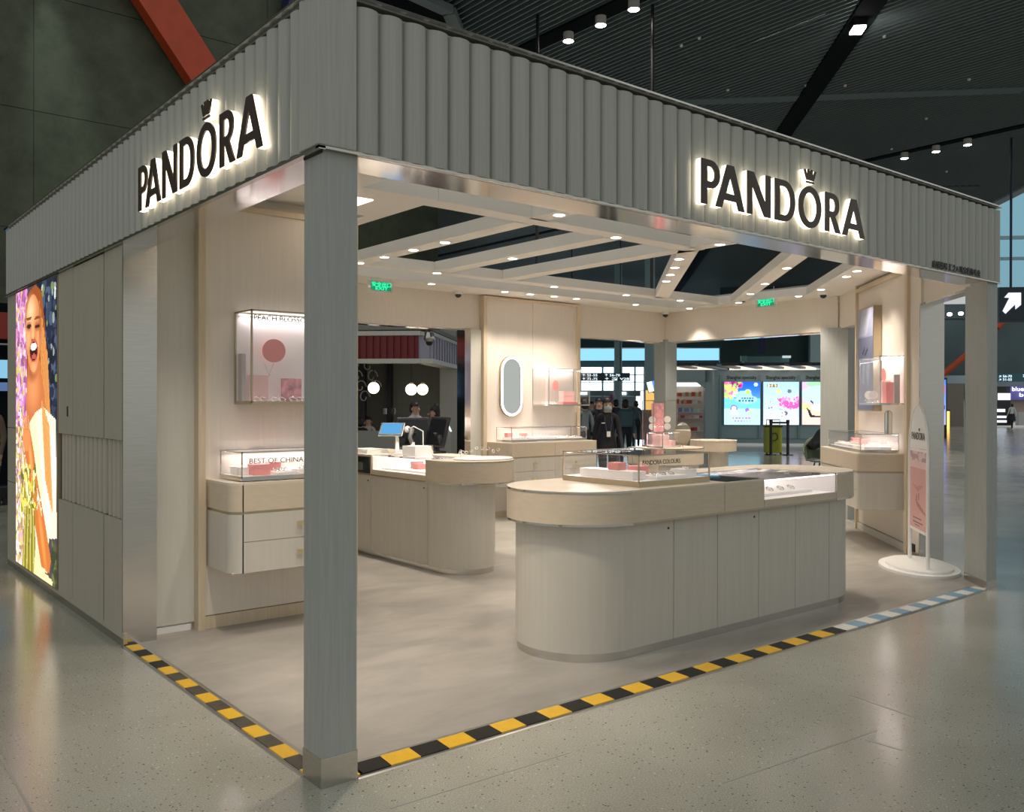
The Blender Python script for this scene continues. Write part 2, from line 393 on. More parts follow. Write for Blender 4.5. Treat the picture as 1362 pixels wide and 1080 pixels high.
MB().sweep([(-.012,0),(.0,.004),(.09,.012),(.11,.009),(.11,0)], (0,.17,0), (1,0,0), (0,0,1), (0,1,0), 0, 2.63).build('aluminium_edge', M_ALU, tl)
y = .172; i = 0
while y < 2.79:
    y1 = min(y+.158 if i else y+.04, 2.8)
    mm = M_TY if i % 2 == 0 else (M_TG if (y < 2.05 and i % 4 in (1, 3) and y > .0) else M_TB)
    tapeq(tl, y, y1, .004, .082, mm, 'y', .0); y = y1; i += 1

# ---- pillars
p = thing('pillar', 'grey laminate corner pillar with a steel foot at the end of both hazard tapes', 'pillar', (.085,.085,0))
box('shaft', M_PILLAR, p, 0,.165,0,.165,.0,2.66, bev=.002); box('steel_foot', M_STEEL, p, -.003,.168,-.003,.168,0,.125, bev=.001)
box('bracket', M_DARK, p, -.006,.0,-.006,.16,2.634,2.647)
p = thing('pillar', 'slanted laminate pillar at the end of the blue and white tape beside the totem', 'pillar', (6.5,.15,0))
MB().prism([(6.27,.0),(6.47,.0),(6.80,.33),(6.60,.33)], 0, 2.66).build('shaft', M_PILLAR, p)
MB().prism([(6.266,-.004),(6.472,-.004),(6.806,.333),(6.598,.333)], 0, .075).build('steel_foot', M_STEEL, p)
p = thing('pillar', 'cream pillar in the back corner where the two window-less headers meet', 'pillar', (9.74,6.6,0))
box('shaft', M_PILLAR, p, 9.60,9.88,6.5,6.75,0,2.66)
p = thing('pillar', 'cream pillar beside the slanted display wall, in front of the light box posters', 'pillar', (9.75,3.45,0))
box('shaft', M_PILLAR, p, 9.62,9.86,3.24,3.66,0,2.66)

# ---- fluted fascias
def flute_poly(w, d, n=9): return [(w*.5*(1-math.cos(math.pi*i/n)), -d*math.sin(math.pi*i/n)**.8) for i in range(n+1)]
PIT = .1217
wf = thing('wall_front_fascia', 'fluted grey fascia over the wide open front, carrying the lit sign', None, (0,0,FB), kind='structure')
box('backing_board', M_FASCIA, wf, 0, KX, .0, .10, FB+.02, FT-.03)
MB().sweep([(-.043,FT-.010),(-.043,FT),(.10,FT),(.10,FT-.03),(-.03,FT-.014)], (-.043,0,0), (0,1,0), (0,0,1), (1,0,0), 0, KX+.04).build('top_rail', M_CHROME, wf)
box('polished_soffit', M_MIRROR, wf, .165, KX-.2, -.005, .235, FB, FB+.02)
box('bottom_rail', M_STEEL, wf, -.03, KX+.01, -.03, .0, FB, FB+.012)
MB().prism([(-.038,-.038),(.140,-.038),(.140,.01),(.01,.01),(.01,.140),(-.038,.140)], FB+.012, FT-.020).build('corner_panel', M_FASCIA, wf, bev=.004)
f0 = None; k = 0
x = .145
while x+PIT < KX+.02:
    if f0 is None:
        f0 = MB().sweep(flute_poly(PIT-.006, .042), (x,0.004,FB+.012), (1,0,0), (0,1,0), (0,0,1), 0, FT-.040-FB-.012).build('flute', M_FASCIA, wf, smooth=50)
    else:
        c = f0.copy(); COL.objects.link(c); c.parent = wf; c.location = f0.location+Vector((k*PIT,0,0)); WM[c.name] = world_of(wf)
    x += PIT; k += 1
wl = thing('wall_left_fascia', 'fluted grey fascia along the narrow side, running over the service doors', None, (0,0,FB), kind='structure')
box('backing_board', M_FASCIA, wl, .0, .10, .1, KY, FB+.02, FT-.03)
MB().sweep([(-.043,FT-.010),(-.043,FT),(.10,FT),(.10,FT-.03),(-.03,FT-.014)], (0,-.043,0), (1,0,0), (0,0,1), (0,1,0), .14, KY+.04).build('top_rail', M_CHROME, wl)
box('polished_soffit', M_MIRROR, wl, -.005, .20, .165, 2.82, FB, FB+.02)
box('bottom_rail', M_STEEL, wl, -.03, .0, -.03, KY+.01, FB-.004, FB+.010)
f0 = None; k = 0; y = .145
while y+PIT < KY+.02:
    if f0 is None:
        f0 = MB().sweep(flute_poly(PIT-.006, .042), (.004,y,FB+.012), (0,1,0), (1,0,0), (0,0,1), 0, FT-.040-FB-.012).build('flute', M_FASCIA, wl, smooth=50)
    else:
        c = f0.copy(); COL.objects.link(c); c.parent = wl; c.location = f0.location+Vector((0,k*PIT,0)); WM[c.name] = world_of(wl)
    y += PIT; k += 1

# ---- the side wall with service doors and light box
ws = thing('wall_left', 'grey panelled service wall with louvred doors under the fluted fascia', None, (0,2.8,0), kind='structure')
box('core', M_SIDE, ws, .06, .19, 2.80, KY-.01, .0, FB)
box('kick_plate', M_STEEL, ws, -.006, .02, 2.76, KY, .0, .05)
box('kick_plate', M_SIDE, ws, -.003, .02, 2.76, KY, .05, .088)
def vslats(par, y0, y1, z0, z1, n):
    box('recess', M_SIDE, par, .036, .05, y0, y1, z0, z1)
    w = (y1-y0)/n; s0 = None
    for k in range(n):
        if s0 is None: s0 = MB().sweep(flute_poly(w*.62, .036, 11), (.046, y0+w*.19, z0+.004), (0,1,0), (1,0,0), (0,0,1), 0, z1-z0-.008).build('slat', M_SIDE, par, smooth=50)
        else:
            c = s0.copy(); COL.objects.link(c); c.parent = par; c.location = s0.location+Vector((0,k*w,0))
for (y0, y1, n, kind) in [(2.80,3.222,4,'side_panel'), (3.24,4.075,7,'door_1'), (4.093,4.552,4,'side_panel')]:
    if kind == 'door_1':
        d = tag(box('door_1', M_SIDE, None, -.004,.02, y0, y1, 1.352, FB-.012), 'flush grey service door with a band of louvres', kind='structure')
        box('lower_leaf', M_SIDE, d, -.004,.02, y0, y1, .06, .82); vslats(d, y0, y1, .82, 1.352, n)
        box('frame_rail', M_SIDE, d, .05,.06, y0-.012, y1+.012, .05, FB-.004)
    else:
        box('side_panel', M_SIDE, ws, -.002,.02, y0, y1, 1.352, FB-.006); box('side_panel', M_SIDE, ws, -.002,.02, y0, y1, .088, .82); vslats(ws, y0+.012, y1-.012, .82, 1.352, n)
hd = thing('door_pull', 'small steel flush pull on the grey panel beside the light box', 'door handle', (-.01,4.24,1.53))
box('plate', M_CHROME, hd, -.006,.0, 4.21,4.27, 1.49,1.57, bev=.001); box('cup', M_DARK, hd, -.008,-.004, 4.223,4.257, 1.503,1.557)
for z0, z1 in ((.088,.82),(.826,1.35),(1.356,FB-.006)): box('end_panel', M_SIDE, ws, -.002,.02, 6.2, KY, z0, z1)
# far end return of the storage box and its inner faces
box('storage_wall', M_SIDE, ws, .02, 1.78, KY-.02, KY, 0, FB)
# light box poster with the flower picture
lb = thing('light_box_poster', 'tall glowing poster of a laughing woman among flowers, set in the service wall', 'poster', (-.01,5.38,.09))
box('frame', M_GOLD, lb, -.012, .02, 4.556, 6.198, .082, 2.638)
P = Paint(110, 200, (.30,.26,.28)); P.rect(.55,0,1,.5,(.11,.13,.22)); P.blobs(.55,0,1,.5,[(.06,.08,.15),(.20,.25,.34),(.10,.14,.24),(.30,.36,.45)],160,.05,asp=.5); P.blobs(.66,.0,1,.36,[(.90,.92,.90),(.62,.66,.62),(.50,.56,.34)],26,.028,asp=.55)
P.rect(0,0,.30,1,(.70,.45,.58)); P.blobs(-.02,0,.30,.62,[(.90,.66,.84),(.74,.38,.70),(.97,.86,.92),(.58,.34,.52),(.86,.56,.78),(.84,.76,.44)],620,.028,asp=.55); P.blobs(-.02,.5,.30,1,[(.98,.90,.90),(.90,.66,.74),(.90,.82,.46),(.72,.62,.34),(.98,.95,.86),(.62,.46,.40)],520,.03,asp=.55)
P.poly([(.27,.06),(.36,.015),(.52,.0),(.66,.03),(.74,.14),(.80,.30),(.88,.46),(.97,.60),(.95,.72),(.62,.70),(.46,.45),(.32,.40),(.28,.2)], (.60,.30,.12))
for k in range(16): P.poly([(.60+.012*k,.06+.012*k),(.625+.012*k,.06+.012*k),(.70+.016*k,.40+.02*k),(.66+.016*k,.42+.02*k)], [(.86,.56,.28),(.72,.40,.17),(.94,.68,.38)][k%3], .75)
P.poly([(.34,.26),(.62,.26),(.70,.34),(.78,.44),(.60,.56),(.36,.54),(.28,.42)], (.80,.46,.26)); P.soft(.46,.36,.22,.10,(.92,.60,.38),.9); P.soft(.44,.30,.16,.045,(.62,.32,.17),.8)
P.ell(.455,.155,.185,.125,(.86,.55,.34)); P.ell(.47,.215,.15,.085,(.87,.55,.34)); P.soft(.40,.085,.16,.07,(1.,.82,.62),.95); P.soft(.34,.18,.09,.05,(.98,.70,.48),.9); P.soft(.60,.185,.08,.06,(.96,.66,.44),.8); P.soft(.63,.13,.05,.12,(.62,.32,.16),.7); P.soft(.48,.285,.10,.03,(.96,.70,.50),.8)
for cx, cy in ((.355,.137),(.565,.145)): P.soft(cx,cy,.085,.022,(.60,.32,.20),.9); P.ell(cx,cy,.060,.0065,(.24,.11,.07)); P.ell(cx,cy-.028,.075,.0055,(.46,.25,.12),.9)
P.soft(.455,.165,.05,.05,(.98,.74,.52),.9); P.ell(.43,.188,.016,.006,(.50,.22,.12)); P.ell(.495,.188,.016,.006,(.50,.22,.12)); P.ell(.475,.226,.108,.040,(.78,.36,.27)); P.ell(.475,.228,.090,.032,(.20,.05,.06)); P.ell(.475,.212,.078,.013,(.97,.94,.90)); P.ell(.48,.247,.055,.010,(.75,.34,.30))
P.poly([(.52,.44),(.70,.42),(.98,.46),(1,.84),(.74,.86),(.50,.60)], (.99,.94,.82)); P.poly([(.28,.50),(.52,.44),(.66,.66),(.84,.84),(.80,.97),(.40,.98),(.26,.7)], (.98,.90,.74)); P.soft(.86,.62,.22,.16,(1,1,.96),1.); P.soft(.70,.80,.20,.10,(1.,.99,.90),.9)
for k in range(9): P.poly([(.66+.02*k,.40+.01*k),(.69+.02*k,.40+.01*k),(.78+.018*k,.66+.012*k),(.75+.018*k,.67+.012*k)], [(.92,.66,.36),(.84,.54,.26)][k%2], .8)
P.poly([(.20,.50),(.34,.47),(.46,.56),(.58,.68),(.74,.80),(.88,.92),(.84,.965),(.66,.96),(.50,.82),(.36,.68),(.24,.58)], (.82,.46,.20)); P.soft(.40,.60,.16,.05,(.97,.66,.40),.9,.9); P.soft(.68,.86,.20,.045,(.97,.62,.30),.9,.8)
P.ell(.29,.535,.10,.045,(.90,.56,.32)); 
for k in range(4): P.poly([(.22+.04*k,.50),(.25+.04*k,.50),(.21+.045*k,.45),(.185+.045*k,.455)], (.93,.62,.38)); P.poly([(.25+.04*k,.505),(.258+.04*k,.505),(.216+.045*k,.455),(.21+.045*k,.455)], (.62,.32,.16))
P.ell(.60,.735,.055,.008,(1,.97,.88),1.,.7); P.ell(.63,.755,.055,.008,(.95,.85,.62),1.,.7); P.blobs(.56,.72,.68,.77,[(1,.98,.92)],10,.012,asp=.6)
P.blobs(.16,.62,.52,.80,[(.62,.60,.14),(.40,.42,.10),(.92,.86,.36),(.98,.93,.70)],90,.03,asp=.55)
for k in range(12): P.poly([(.24+.022*k,.78),(.26+.022*k,.78),(.20+.03*k,1.),(.17+.03*k,1.)], [(.62,.58,.18),(.80,.74,.34),(.46,.44,.14)][k%3])
P.poly([(.52,.90),(.70,.97),(.95,.985),(.95,1),(.48,1)], (.97,.88,.68)); P.rect(.93,.86,1,1,(.30,.34,.22)); P.blobs(.9,.86,1,1,[(.42,.46,.25),(.2,.24,.15)],20,.03,asp=.5)
P.build('picture', printed('poster_light', .95), lb, (-.0135,6.192,2.63), (0,-1.63,0), (0,0,-2.54), label='glowing picture of a laughing woman with long hair and pink flowers')

# ---- inner walls on the storage box: steel end, pale reveal, display bay panel
wi = thing('wall_storage', 'end of the storage wall, brushed steel and pale laminate', None, (.1,2.85,0), kind='structure')
box('steel_end', M_STEEL, wi, -.002, .215, 2.785, 2.80, .0, FB); box('reveal_panel', M_WALL2, wi, .19, .53, 2.925, 2.95, .06, FT-.2)
box('reveal_base', M_WHITE, wi, .20, .49, 2.915, 2.95, .0, .05); box('core', M_WALL2, wi, .03, 1.78, 2.95, 3.05, .0, FT)
box('steel_side', M_STEEL, wi, .19, .215, 2.80, 2.95, .0, FB)
box('side_wall', M_WALL2, wi, 1.68, 1.78, 3.05, KY, 0, FT)

# ---- headers above the openings
wb = thing('wall_back', 'cream header band over the openings at the back of the kiosk', None, (4,6.62,2.62), kind='structure')
box('header', M_WALL, wb, 1.9, 9.75, 6.56, 6.72, 2.62, 3.14); box('upper_header', M_FASCIA, wb, 1.9, 9.85, 6.60, 6.74, 3.14, FT)
box('soffit_strip', M_MIRROR, wb, 1.9, 9.75, 6.56, 6.72, 2.60, 2.62)
box('cream_post', M_WALL2, wb, 5.60, 5.80, 6.52, 6.70, 0, 2.62); box('mirror_post', M_MIRROR, wb, 5.50, 5.60, 6.52, 6.70, 0, 2.62)
wr = thing('wall_right', 'cream header band over the opening towards the light box posters', None, (9.7,5,2.62), kind='structure')
box('header', M_WALL, wr, 9.66, 9.82, 3.42, 6.56, 2.62, 3.14); box('upper_header', M_FASCIA, wr, 9.70, 9.86, 3.4, 6.6, 3.14, FT)
box('soffit_strip', M_MIRROR, wr, 9.66, 9.82, 3.42, 6.56, 2.60, 2.62)
def diag(s, off): return (6.36+s*S2-off*S2, s*S2+off*S2)          # s along the slanted wall from the front pillar, off towards the shop
def dprism(s0, s1, o0, o1, z0, z1): return MB().prism([diag(s0,o0), diag(s1,o0), diag(s1,o1), diag(s0,o1)], z0, z1)
wd = thing('wall_slanted', 'slanted cream display wall with a header over the side doorway', None, (8,1.7,0), kind='structure')
dprism(.30, 4.85, -.08, .06, FB, FT).build('header', M_WALL, wd); dprism(.30, 1.5, -.08, .06, FB-.02, FB).build('soffit_strip', M_MIRROR, wd)
dprism(1.48, 3.80, -.06, .05, 0, FB).build('wall_core', M_WALL2, wd); dprism(1.46, 1.48, -.14, .10, 0, FB-.02).build('steel_end', M_STEEL, wd)
dprism(1.48, 1.50, -.14, -.06, 0, FB).build('steel_return', M_STEEL, wd)
dprism(1.482, 1.84, .05, .085, .05, FT-.2).build('reveal_panel', M_WALL, wd)
dprism(1.86, 3.75, .05, .085, .10, FT-.22).build('bay_panel', M_WALL, wd)
dprism(1.80, 1.875, .05, .12, 0, FT-.2).build('oak_post', M_WOOD, wd); dprism(1.86, 3.75, .05, .10, .0, .09).build('base_board', M_WALL2, wd)
dprism(1.86, 3.75, .05, .12, FT-.3, FT-.25).build('oak_rail', M_WOOD, wd)
dprism(3.72, 3.76, .05, .12, 0, FT-.2).build('oak_post', M_WOOD, wd)

# ---- display bay on the storage wall and the one at the back
wp = thing('wall_bay_storage', 'cream display bay panel framed in pale oak on the storage wall', None, (1.2,2.9,0), kind='structure')
box('bay_panel', M_WALL, wp, .565, 1.72, 2.875, 2.95, .10, 2.98); box('oak_post', M_WOOD, wp, .515, .565, 2.84, 2.95, 0, 3.0); box('base_board', M_WOOD, wp, .565, 1.72, 2.862, 2.95, 0, .095)
box('oak_rail', M_WOOD, wp, .565, 1.72, 2.86, 2.95, 2.98, 3.02); box('oak_post', M_WOOD, wp, 1.72, 1.77, 2.84, 3.04, 0, 3.02)
wq = thing('wall_bay_back', 'cream display bay panel with oak edging at the back of the shop', None, (6.7,6.5,0), kind='structure')
box('bay_panel', M_WALL, wq, 5.84, 6.69, 6.49, 6.6, .08, 3.06); box('bay_panel', M_WALL, wq, 6.696, 7.56, 6.49, 6.6, .08, 3.06)
box('oak_post', M_WOOD, wq, 5.78, 5.84, 6.46, 6.6, 0, 3.09); box('oak_post', M_WOOD, wq, 7.56, 7.62, 6.46, 6.6, 0, 3.09); box('oak_rail', M_WOOD, wq, 5.84, 7.56, 6.46, 6.6, 3.06, 3.09)
box('base_board', M_WOOD, wq, 5.84, 7.56, 6.47, 6.6, 0, .08)

# ---- open lattice ceiling with soffits
cl = thing('ceiling_lattice', 'open white lattice ceiling of square and slanted beams with recessed downlights', None, (5,4,3.1), kind='structure')
Z0, Z1 = 3.105, 3.215
MB().prism([(.06,.10),(1.41,.10),(1.41,2.14),(2.05,2.14),(2.05,6.6),(1.9,6.6),(1.9,2.96),(.06,2.96)], Z0, Z1).build('soffit_slab', M_SOFFIT, cl)
def beam(x0, y0, x1, y1, w=.2):
    a, b_ = Vector((x0,y0,0)), Vector((x1,y1,0)); d = (b_-a).normalized(); n = Vector((-d.y,d.x,0))*w/2
    MB().prism([tuple((a-n)[:2]),tuple((b_-n)[:2]),tuple((b_+n)[:2]),tuple((a+n)[:2])], Z0, Z1).build('beam', M_SOFFIT, cl)
beam(2.05,2.24,5.25,2.32); beam(3.08,.24,3.08,2.2); beam(3.08,2.38,3.08,6.0); beam(4.14,2.40,4.14,5.1); beam(5.13,2.4,5.13,5.1); beam(5.13,.24,5.13,2.24)
beam(3.18,5.22,9.25,5.22); beam(5.18,2.36,7.98,5.16); beam(4.95,.5,9.28,4.83); beam(1.41,.16,6.4,.16)
MB().prism([(2.0,5.93),(9.2,5.93),(9.2,3.62),(7.10,1.62),(6.0,.55),(6.45,.25),(9.7,3.4),(9.7,6.58),(2.0,6.58)], Z0, Z1).build('perimeter_soffit', M_SOFFIT, cl)
DL = [(3.08,1.94),(3.08,3.53),(3.08,4.07),(3.08,4.62),(3.08,5.13),(4.13,2.33),(4.15,3.84),(4.14,5.21),(4.62,6.03),(5.51,2.76),(5.925,3.17),(6.315,3.57),(6.70,3.965),
      (5.99,5.24),(5.83,6.06),(6.27,6.05),(6.70,6.03),(7.12,6.02),(7.35,5.26),(8.34,6.0),(8.42,5.2),(5.14,1.95),(6.906,2.40),(7.83,3.33),(8.55,4.07),(9.30,4.82),
      (7.705,2.02),(8.018,2.331),(8.874,3.192),(9.29,3.80),(9.38,5.82)]
HID = [(1.2,.18),(.2,.8),(.2,1.8),(.85,.6),(1.2,1.5),(3.08,1.0),(5.13,1.0)]   # behind the fascia: their pools, edge bands and the counter's shadow lie on the floor in the photograph
proto = None; dn = 0
WARM = (1, .87, .73)
for (x, y) in DL+HID:
    if proto is None:
        proto = thing('downlight', 'small round recessed downlight glowing in the white lattice ceiling', 'downlight', (x,y,Z0), 0, 'downlights of the lattice ceiling')
        MB().lathe([(.046,-.002),(.062,-.002),(.066,.002),(.066,.02),(.046,.02)], (x,y,Z0), 20).build('trim_ring', M_WHITE, proto, smooth=40)
        MB().lathe([(.0005,.0),(.046,-.001),(.046,.004),(.0005,.004)], (x,y,Z0-.002), 20).build('lens', M_DL, proto)
        o = proto
    else:
        o = copy_tree(proto); o.location = (x, y, Z0); WM[o.name] = Matrix.Translation((x,y,Z0))
    lamp('SPOT', (x,y,Z0-.02), 29, WARM, aim=(x,y,0), parent=o, angle=92, blend=.75, rad=.05, name='downlight_lamp')
sq = thing('panel_light', 'square warm light panel in the solid ceiling part above the storage wall display', 'ceiling light', (1.5,2.55,Z0))
MB().prism([(1.36,2.42),(1.66,2.42),(1.66,2.68),(1.36,2.68)], Z0-.006, Z0+.004).build('diffuser', emis('panel_glow', (1,.80,.60), 3.2), sq)
# white spots in the wall-wash row are part of DL; dome cameras and exit signs
def dome(x, y, lab):
    c = thing('security_camera', lab, 'security camera', (x,y,Z0))
    MB().lathe([(.055,-.045),(.062,-.02),(.062,.0),(.055,.005)], (x,y,Z0), 18).build('housing', M_WHITE, c, smooth=40)
    MB().ball((x,y,Z0-.045), .045, k=6, z0=-1, z1=0, n=16).build('dome', M_BLACK, c, smooth=60)
dome(5.30,6.40,'white dome camera above the opening to the red cafe'); dome(9.50,6.42,'white dome camera in the back corner of the lattice ceiling'); dome(9.10,3.30,'white dome camera above the slanted display wall header')
M_EXIT = emis('exit_green', (.05,.95,.45), 1.0)
def exit_sign(O, U, lab):
    O, U = Vector(O), Vector(U); N = U.cross(Vector((0,0,1)))
    e = thing('exit_sign', lab, 'exit sign', O)
    MB().sweep([(0,0),(.37,0),(.37,.155),(0,.155)], O, U, (0,0,1), N, -.006, .0).build('clear_plate', M_ACR, e)
    b = MB()
    for q in ((0,0,.37,.006),(0,.149,.37,.155),(0,0,.006,.155),(.364,0,.37,.155)): b.sweep([(q[0],q[1]),(q[2],q[1]),(q[2],q[3]),(q[0],q[3])], O, U, (0,0,1), N, -.007, .002)
    b.build('rim', M_WHITE, e)
    g = MB().sweep([(.045,.028),(.325,.028),(.325,.13),(.045,.13)], O, U, (0,0,1), N, .0, .003).build('green_field', mat('exit_field', (.01,.22,.09), .5, emit=.22, ecol=(0,.62,.28)), e)
    text('安全出口', 'lettering', .062, M_EXIT, e, O+U*.05+Vector((0,0,.077))+N*.005, U, (0,0,1), wid=.268); text('EXIT', 'lettering', .052, M_EXIT, e, O+U*.10+Vector((0,0,.035))+N*.005, U, (0,0,1), wid=.17)
    for s in (.05, .32): MB().cyl(O+U*s+Vector((0,0,.15)), O+U*s+Vector((0,0,.30)), .003, n=6).build('wire', M_CHROME, e)
exit_sign(bp(489,388,'y',5.97), (1,0,0), 'green glowing exit sign over the opening to the red cafe')
exit_sign(bp(1004,411,'x',9.24), (0,-1,0), 'green glowing exit sign over the opening towards the light box posters')

# ================================================================== illuminated sign letters
M_LFACE = mat('letter_face', (.045,.026,.018), .35); M_LGLOW = emis('letter_glow', (1,.84,.62), 2.7)
def glyphs():
    s = .20
    def P(w):
        xb = w-.34
        return [[(0,0),(0,1)]+[(xb+(w-xb)*math.cos(a), .685+.315*math.sin(a)) for a in [math.pi/2-i*math.pi/12 for i in range(13)]]+[(s,.37),(s,0)],
                [(s,.52),(s,.85)]+[(xb+(w-xb-.19)*math.cos(a), .685+.165*math.sin(a)) for a in [math.pi/2-i*math.pi/10 for i in range(11)]]]
    def A(w):
        h = w/2; t = .125
        def xl(y): return (h-t)*y
        def il(y): return .22+(h-.22)*y/ .74
        return [[(0,0),(h-t,1),(h+t,1),(w,0),(w-.22,0),(w-il(.19),.19),(il(.19),.19),(.22,0)], [(il(.345),.345),(w-il(.345),.345),(h,.74)]]
    def N(w): return [[(0,0),(0,1),(s+.04,1),(w-s+.01,.30),(w-s+.01,1),(w,1),(w,0),(w-s-.04,0),(s-.01,.70),(s-.01,0)]]
    def D(w):
        xb = w-.46
        return [[(0,0),(0,1)]+[(xb+(w-xb)*math.cos(a), .5+.5*math.sin(a)) for a in [math.pi/2-i*math.pi/16 for i in range(17)]],
                [(s,.15),(s,.85)]+[(xb+(w-xb-.195)*math.cos(a), .5+.35*math.sin(a)) for a in [math.pi/2-i*math.pi/14 for i in range(15)]]]
    def O(w):
        return [[(w/2+w/2*math.cos(a), .5+.525*math.sin(a)) for a in [i*math.pi/18 for i in range(36)]],
                [(w/2+(w/2-.20)*math.cos(a), .5+.365*math.sin(a)) for a in [i*math.pi/18 for i in range(36)]]]
    def R(w):
        wb = w*.90; xb = wb-.32
        return [[(0,0),(0,1)]+[(xb+(wb-xb)*math.cos(a), .70+.30*math.sin(a)) for a in [math.pi/2-i*math.pi/12 for i in range(11)]]+[(xb+.13,.41),(w,0),(w-.24,0),(xb-.07,.37),(s,.37),(s,0)],
                [(s,.53),(s,.85)]+[(xb+(wb-xb-.19)*math.cos(a), .69+.16*math.sin(a)) for a in [math.pi/2-i*math.pi/10 for i in range(11)]]]
    return dict(P=P, A=A, N=N, D=D, O=O, R=R)
GL = glyphs()
LET = [('P',2.309,2.479),('A',2.440,2.714),('N',2.741,2.978),('D',3.024,3.243),('O',3.280,3.543),('R',3.590,3.779),('A',3.800,4.088)]
CROWN = [[(-.17,1.10),(.17,1.10),(.17,1.145),(-.17,1.145)], [(-.16,1.175),(.16,1.175),(.27,1.42),(.20,1.43),(.12,1.25),(.10,1.45),(.03,1.45),(.0,1.24),(-.03,1.45),(-.10,1.45),(-.12,1.25),(-.20,1.43),(-.27,1.42)]]
def sign(org, U, lab):
    U = Vector(U); N = U.cross(Vector((0,0,1))); org = Vector(org); H = .258
    t = thing('shop_sign', lab, 'shop sign', org)
    for ch, x0, x1 in LET:
        loops = [[(p[0]*H, p[1]*H) for p in L] for L in GL[ch]((x1-x0)/H)]
        O = org+U*(x0-2.309)
        a = outline('letter', loops, M_LGLOW, t, O, U, (0,0,1), .044, .076)
        outline('letter_face', loops, M_LFACE, a, O, U, (0,0,1), .076, .084)
    cr = [[(p[0]*H, p[1]*H) for p in L] for L in CROWN]; O = org+U*(3.4115-2.309)
    a = outline('crown', cr, M_LGLOW, t, O, U, (0,0,1), .044, .076); outline('crown_face', cr, M_LFACE, a, O, U, (0,0,1), .076, .084)
sign((2.342,0,2.748), (1,0,0), 'dark backlit letters reading PANDORA with a crown, over the wide open front')
sign((0,2.19,2.74), (0,-1,0), 'dark backlit letters reading PANDORA with a crown, over the narrow open side')
a = bp(1238,364,'y',-.032); b_ = bp(1302,372,'y',-.032)
nt_ = thing('fascia_notice', 'row of tiny dark characters low on the fluted fascia beside the slanted pillar', 'notice', (a.x,-.03,2.69))
text('店铺编号 汇之A 珠宝首饰专卖', 'lettering', .06, mat('notice_ink', (.03,.035,.035), .5), nt_, (a.x,-.044,2.668), (1,0,0), (0,0,1), .003, wid=b_.x-a.x)

# ================================================================== cases and goods
def barframe(B, x0, x1, y0, y1, z0, z1, w, M=None):
    for (a, b) in ((x0,y0),(x1-w,y0),(x1-w,y1-w),(x0,y1-w)): B.box(a,a+w,b,b+w,z0,z1)
    for z in (z0, z1-w):
        B.box(x0,x1,y0,y0+w,z,z+w); B.box(x0,x1,y1-w,y1,z,z+w); B.box(x0,x0+w,y0,y1,z,z+w); B.box(x1-w,x1,y0,y1,z,z+w)
    return B
CASELIGHT = (1, .86, .84)
def glass_case(lab, M, x0, x1, y0, y1, z0, z1, fm=None, base=.02, led='back', w=.008, energy=5., back=None, name='glass_case', lit=True):
    o = M @ Vector(((x0+x1)/2, (y0+y1)/2, z0)); t = thing(name, lab, 'display case', o, M.to_euler().z)
    fm = fm or M_GOLD
    MB(M).box(x0,x1,y0,y1,z0,z0+base).build('base', fm, t)
    barframe(MB(M), x0,x1,y0,y1,z0+base,z1,w).build('frame', fm, t)
    MB(M).box(x0+w,x1-w,y0+w,y1-w,z0+base,z0+base+.006).build('floor_board', M_WHITEIN, t)
    g = .0015
    MB(M).box(x0+w,x1-w,y0+.002,y0+.002+g,z0+base+w,z1-w).build('glass_pane', M_GLASS, t)
    MB(M).box(x0+.002,x0+.002+g,y0+w,y1-w,z0+base+w,z1-w).build('glass_pane', M_GLASS, t); MB(M).box(x1-.002-g,x1-.002,y0+w,y1-w,z0+base+w,z1-w).build('glass_pane', M_GLASS, t)
    MB(M).box(x0+w,x1-w,y0+w,y1-w,z1-.004,z1-.004+g).build('glass_pane', M_GLASS, t)
    if back is not None: MB(M).box(x0+w,x1-w,y1-w,y1-.002,z0+base,z1-w).build('back_panel', back, t)
    else: MB(M).box(x0+w,x1-w,y1-.002-g,y1-.002,z0+base+w,z1-w).build('glass_pane', M_GLASS, t)
    if lit:
        MB(M).box(x0+.03,x1-.03,y1-.03,y1-.012,z1-w-.006,z1-w).build('led_strip', M_LED, t)
        c = M @ Vector(((x0+x1)/2,y1-.04,z1-w-.012)); c2 = M @ Vector(((x0+x1)/2,(y0+y1)/2,z0))
        lo = lamp('AREA', c, energy, CASELIGHT, aim=c2, parent=t, size=(x1-x0)*.9, sy=.02, name='led_lamp')
        lo.matrix_local = world_of(t).inverted() @ (Matrix.Translation(c) @ Matrix.Rotation(M.to_euler().z, 4, 'Z') @ Matrix.Rotation(math.radians(-14), 4, 'X'))
    return t
def block(name, lab, cat, M, x0, x1, y0, y1, z0, z1, m_, group=None, bev=.002):
    o = M @ Vector(((x0+x1)/2,(y0+y1)/2,z0)); t = MB(Matrix.Translation(-o) @ M).box(x0,x1,y0,y1,z0,z1).build(name, m_, None, bev=bev)
    t.location = o; WM[t.name] = Matrix.Translation(o); return tag(t, lab, cat, group)
def gift_box(lab, M, x0, x1, y0, y1, z0, z1, m_=None, group=None):
    o = M @ Vector(((x0+x1)/2,(y0+y1)/2,z0)); t = thing('gift_box', lab, 'gift box', o, M.to_euler().z, group); m_ = m_ or M_PINK
    h = z1-z0
    MB(M).box(x0+.002,x1-.002,y0+.002,y1-.002,z0,z0+h*.62).build('box_body', m_, t, bev=.002); MB(M).box(x0,x1,y0,y1,z0+h*.6,z1).build('lid', m_, t, bev=.002)
    return t
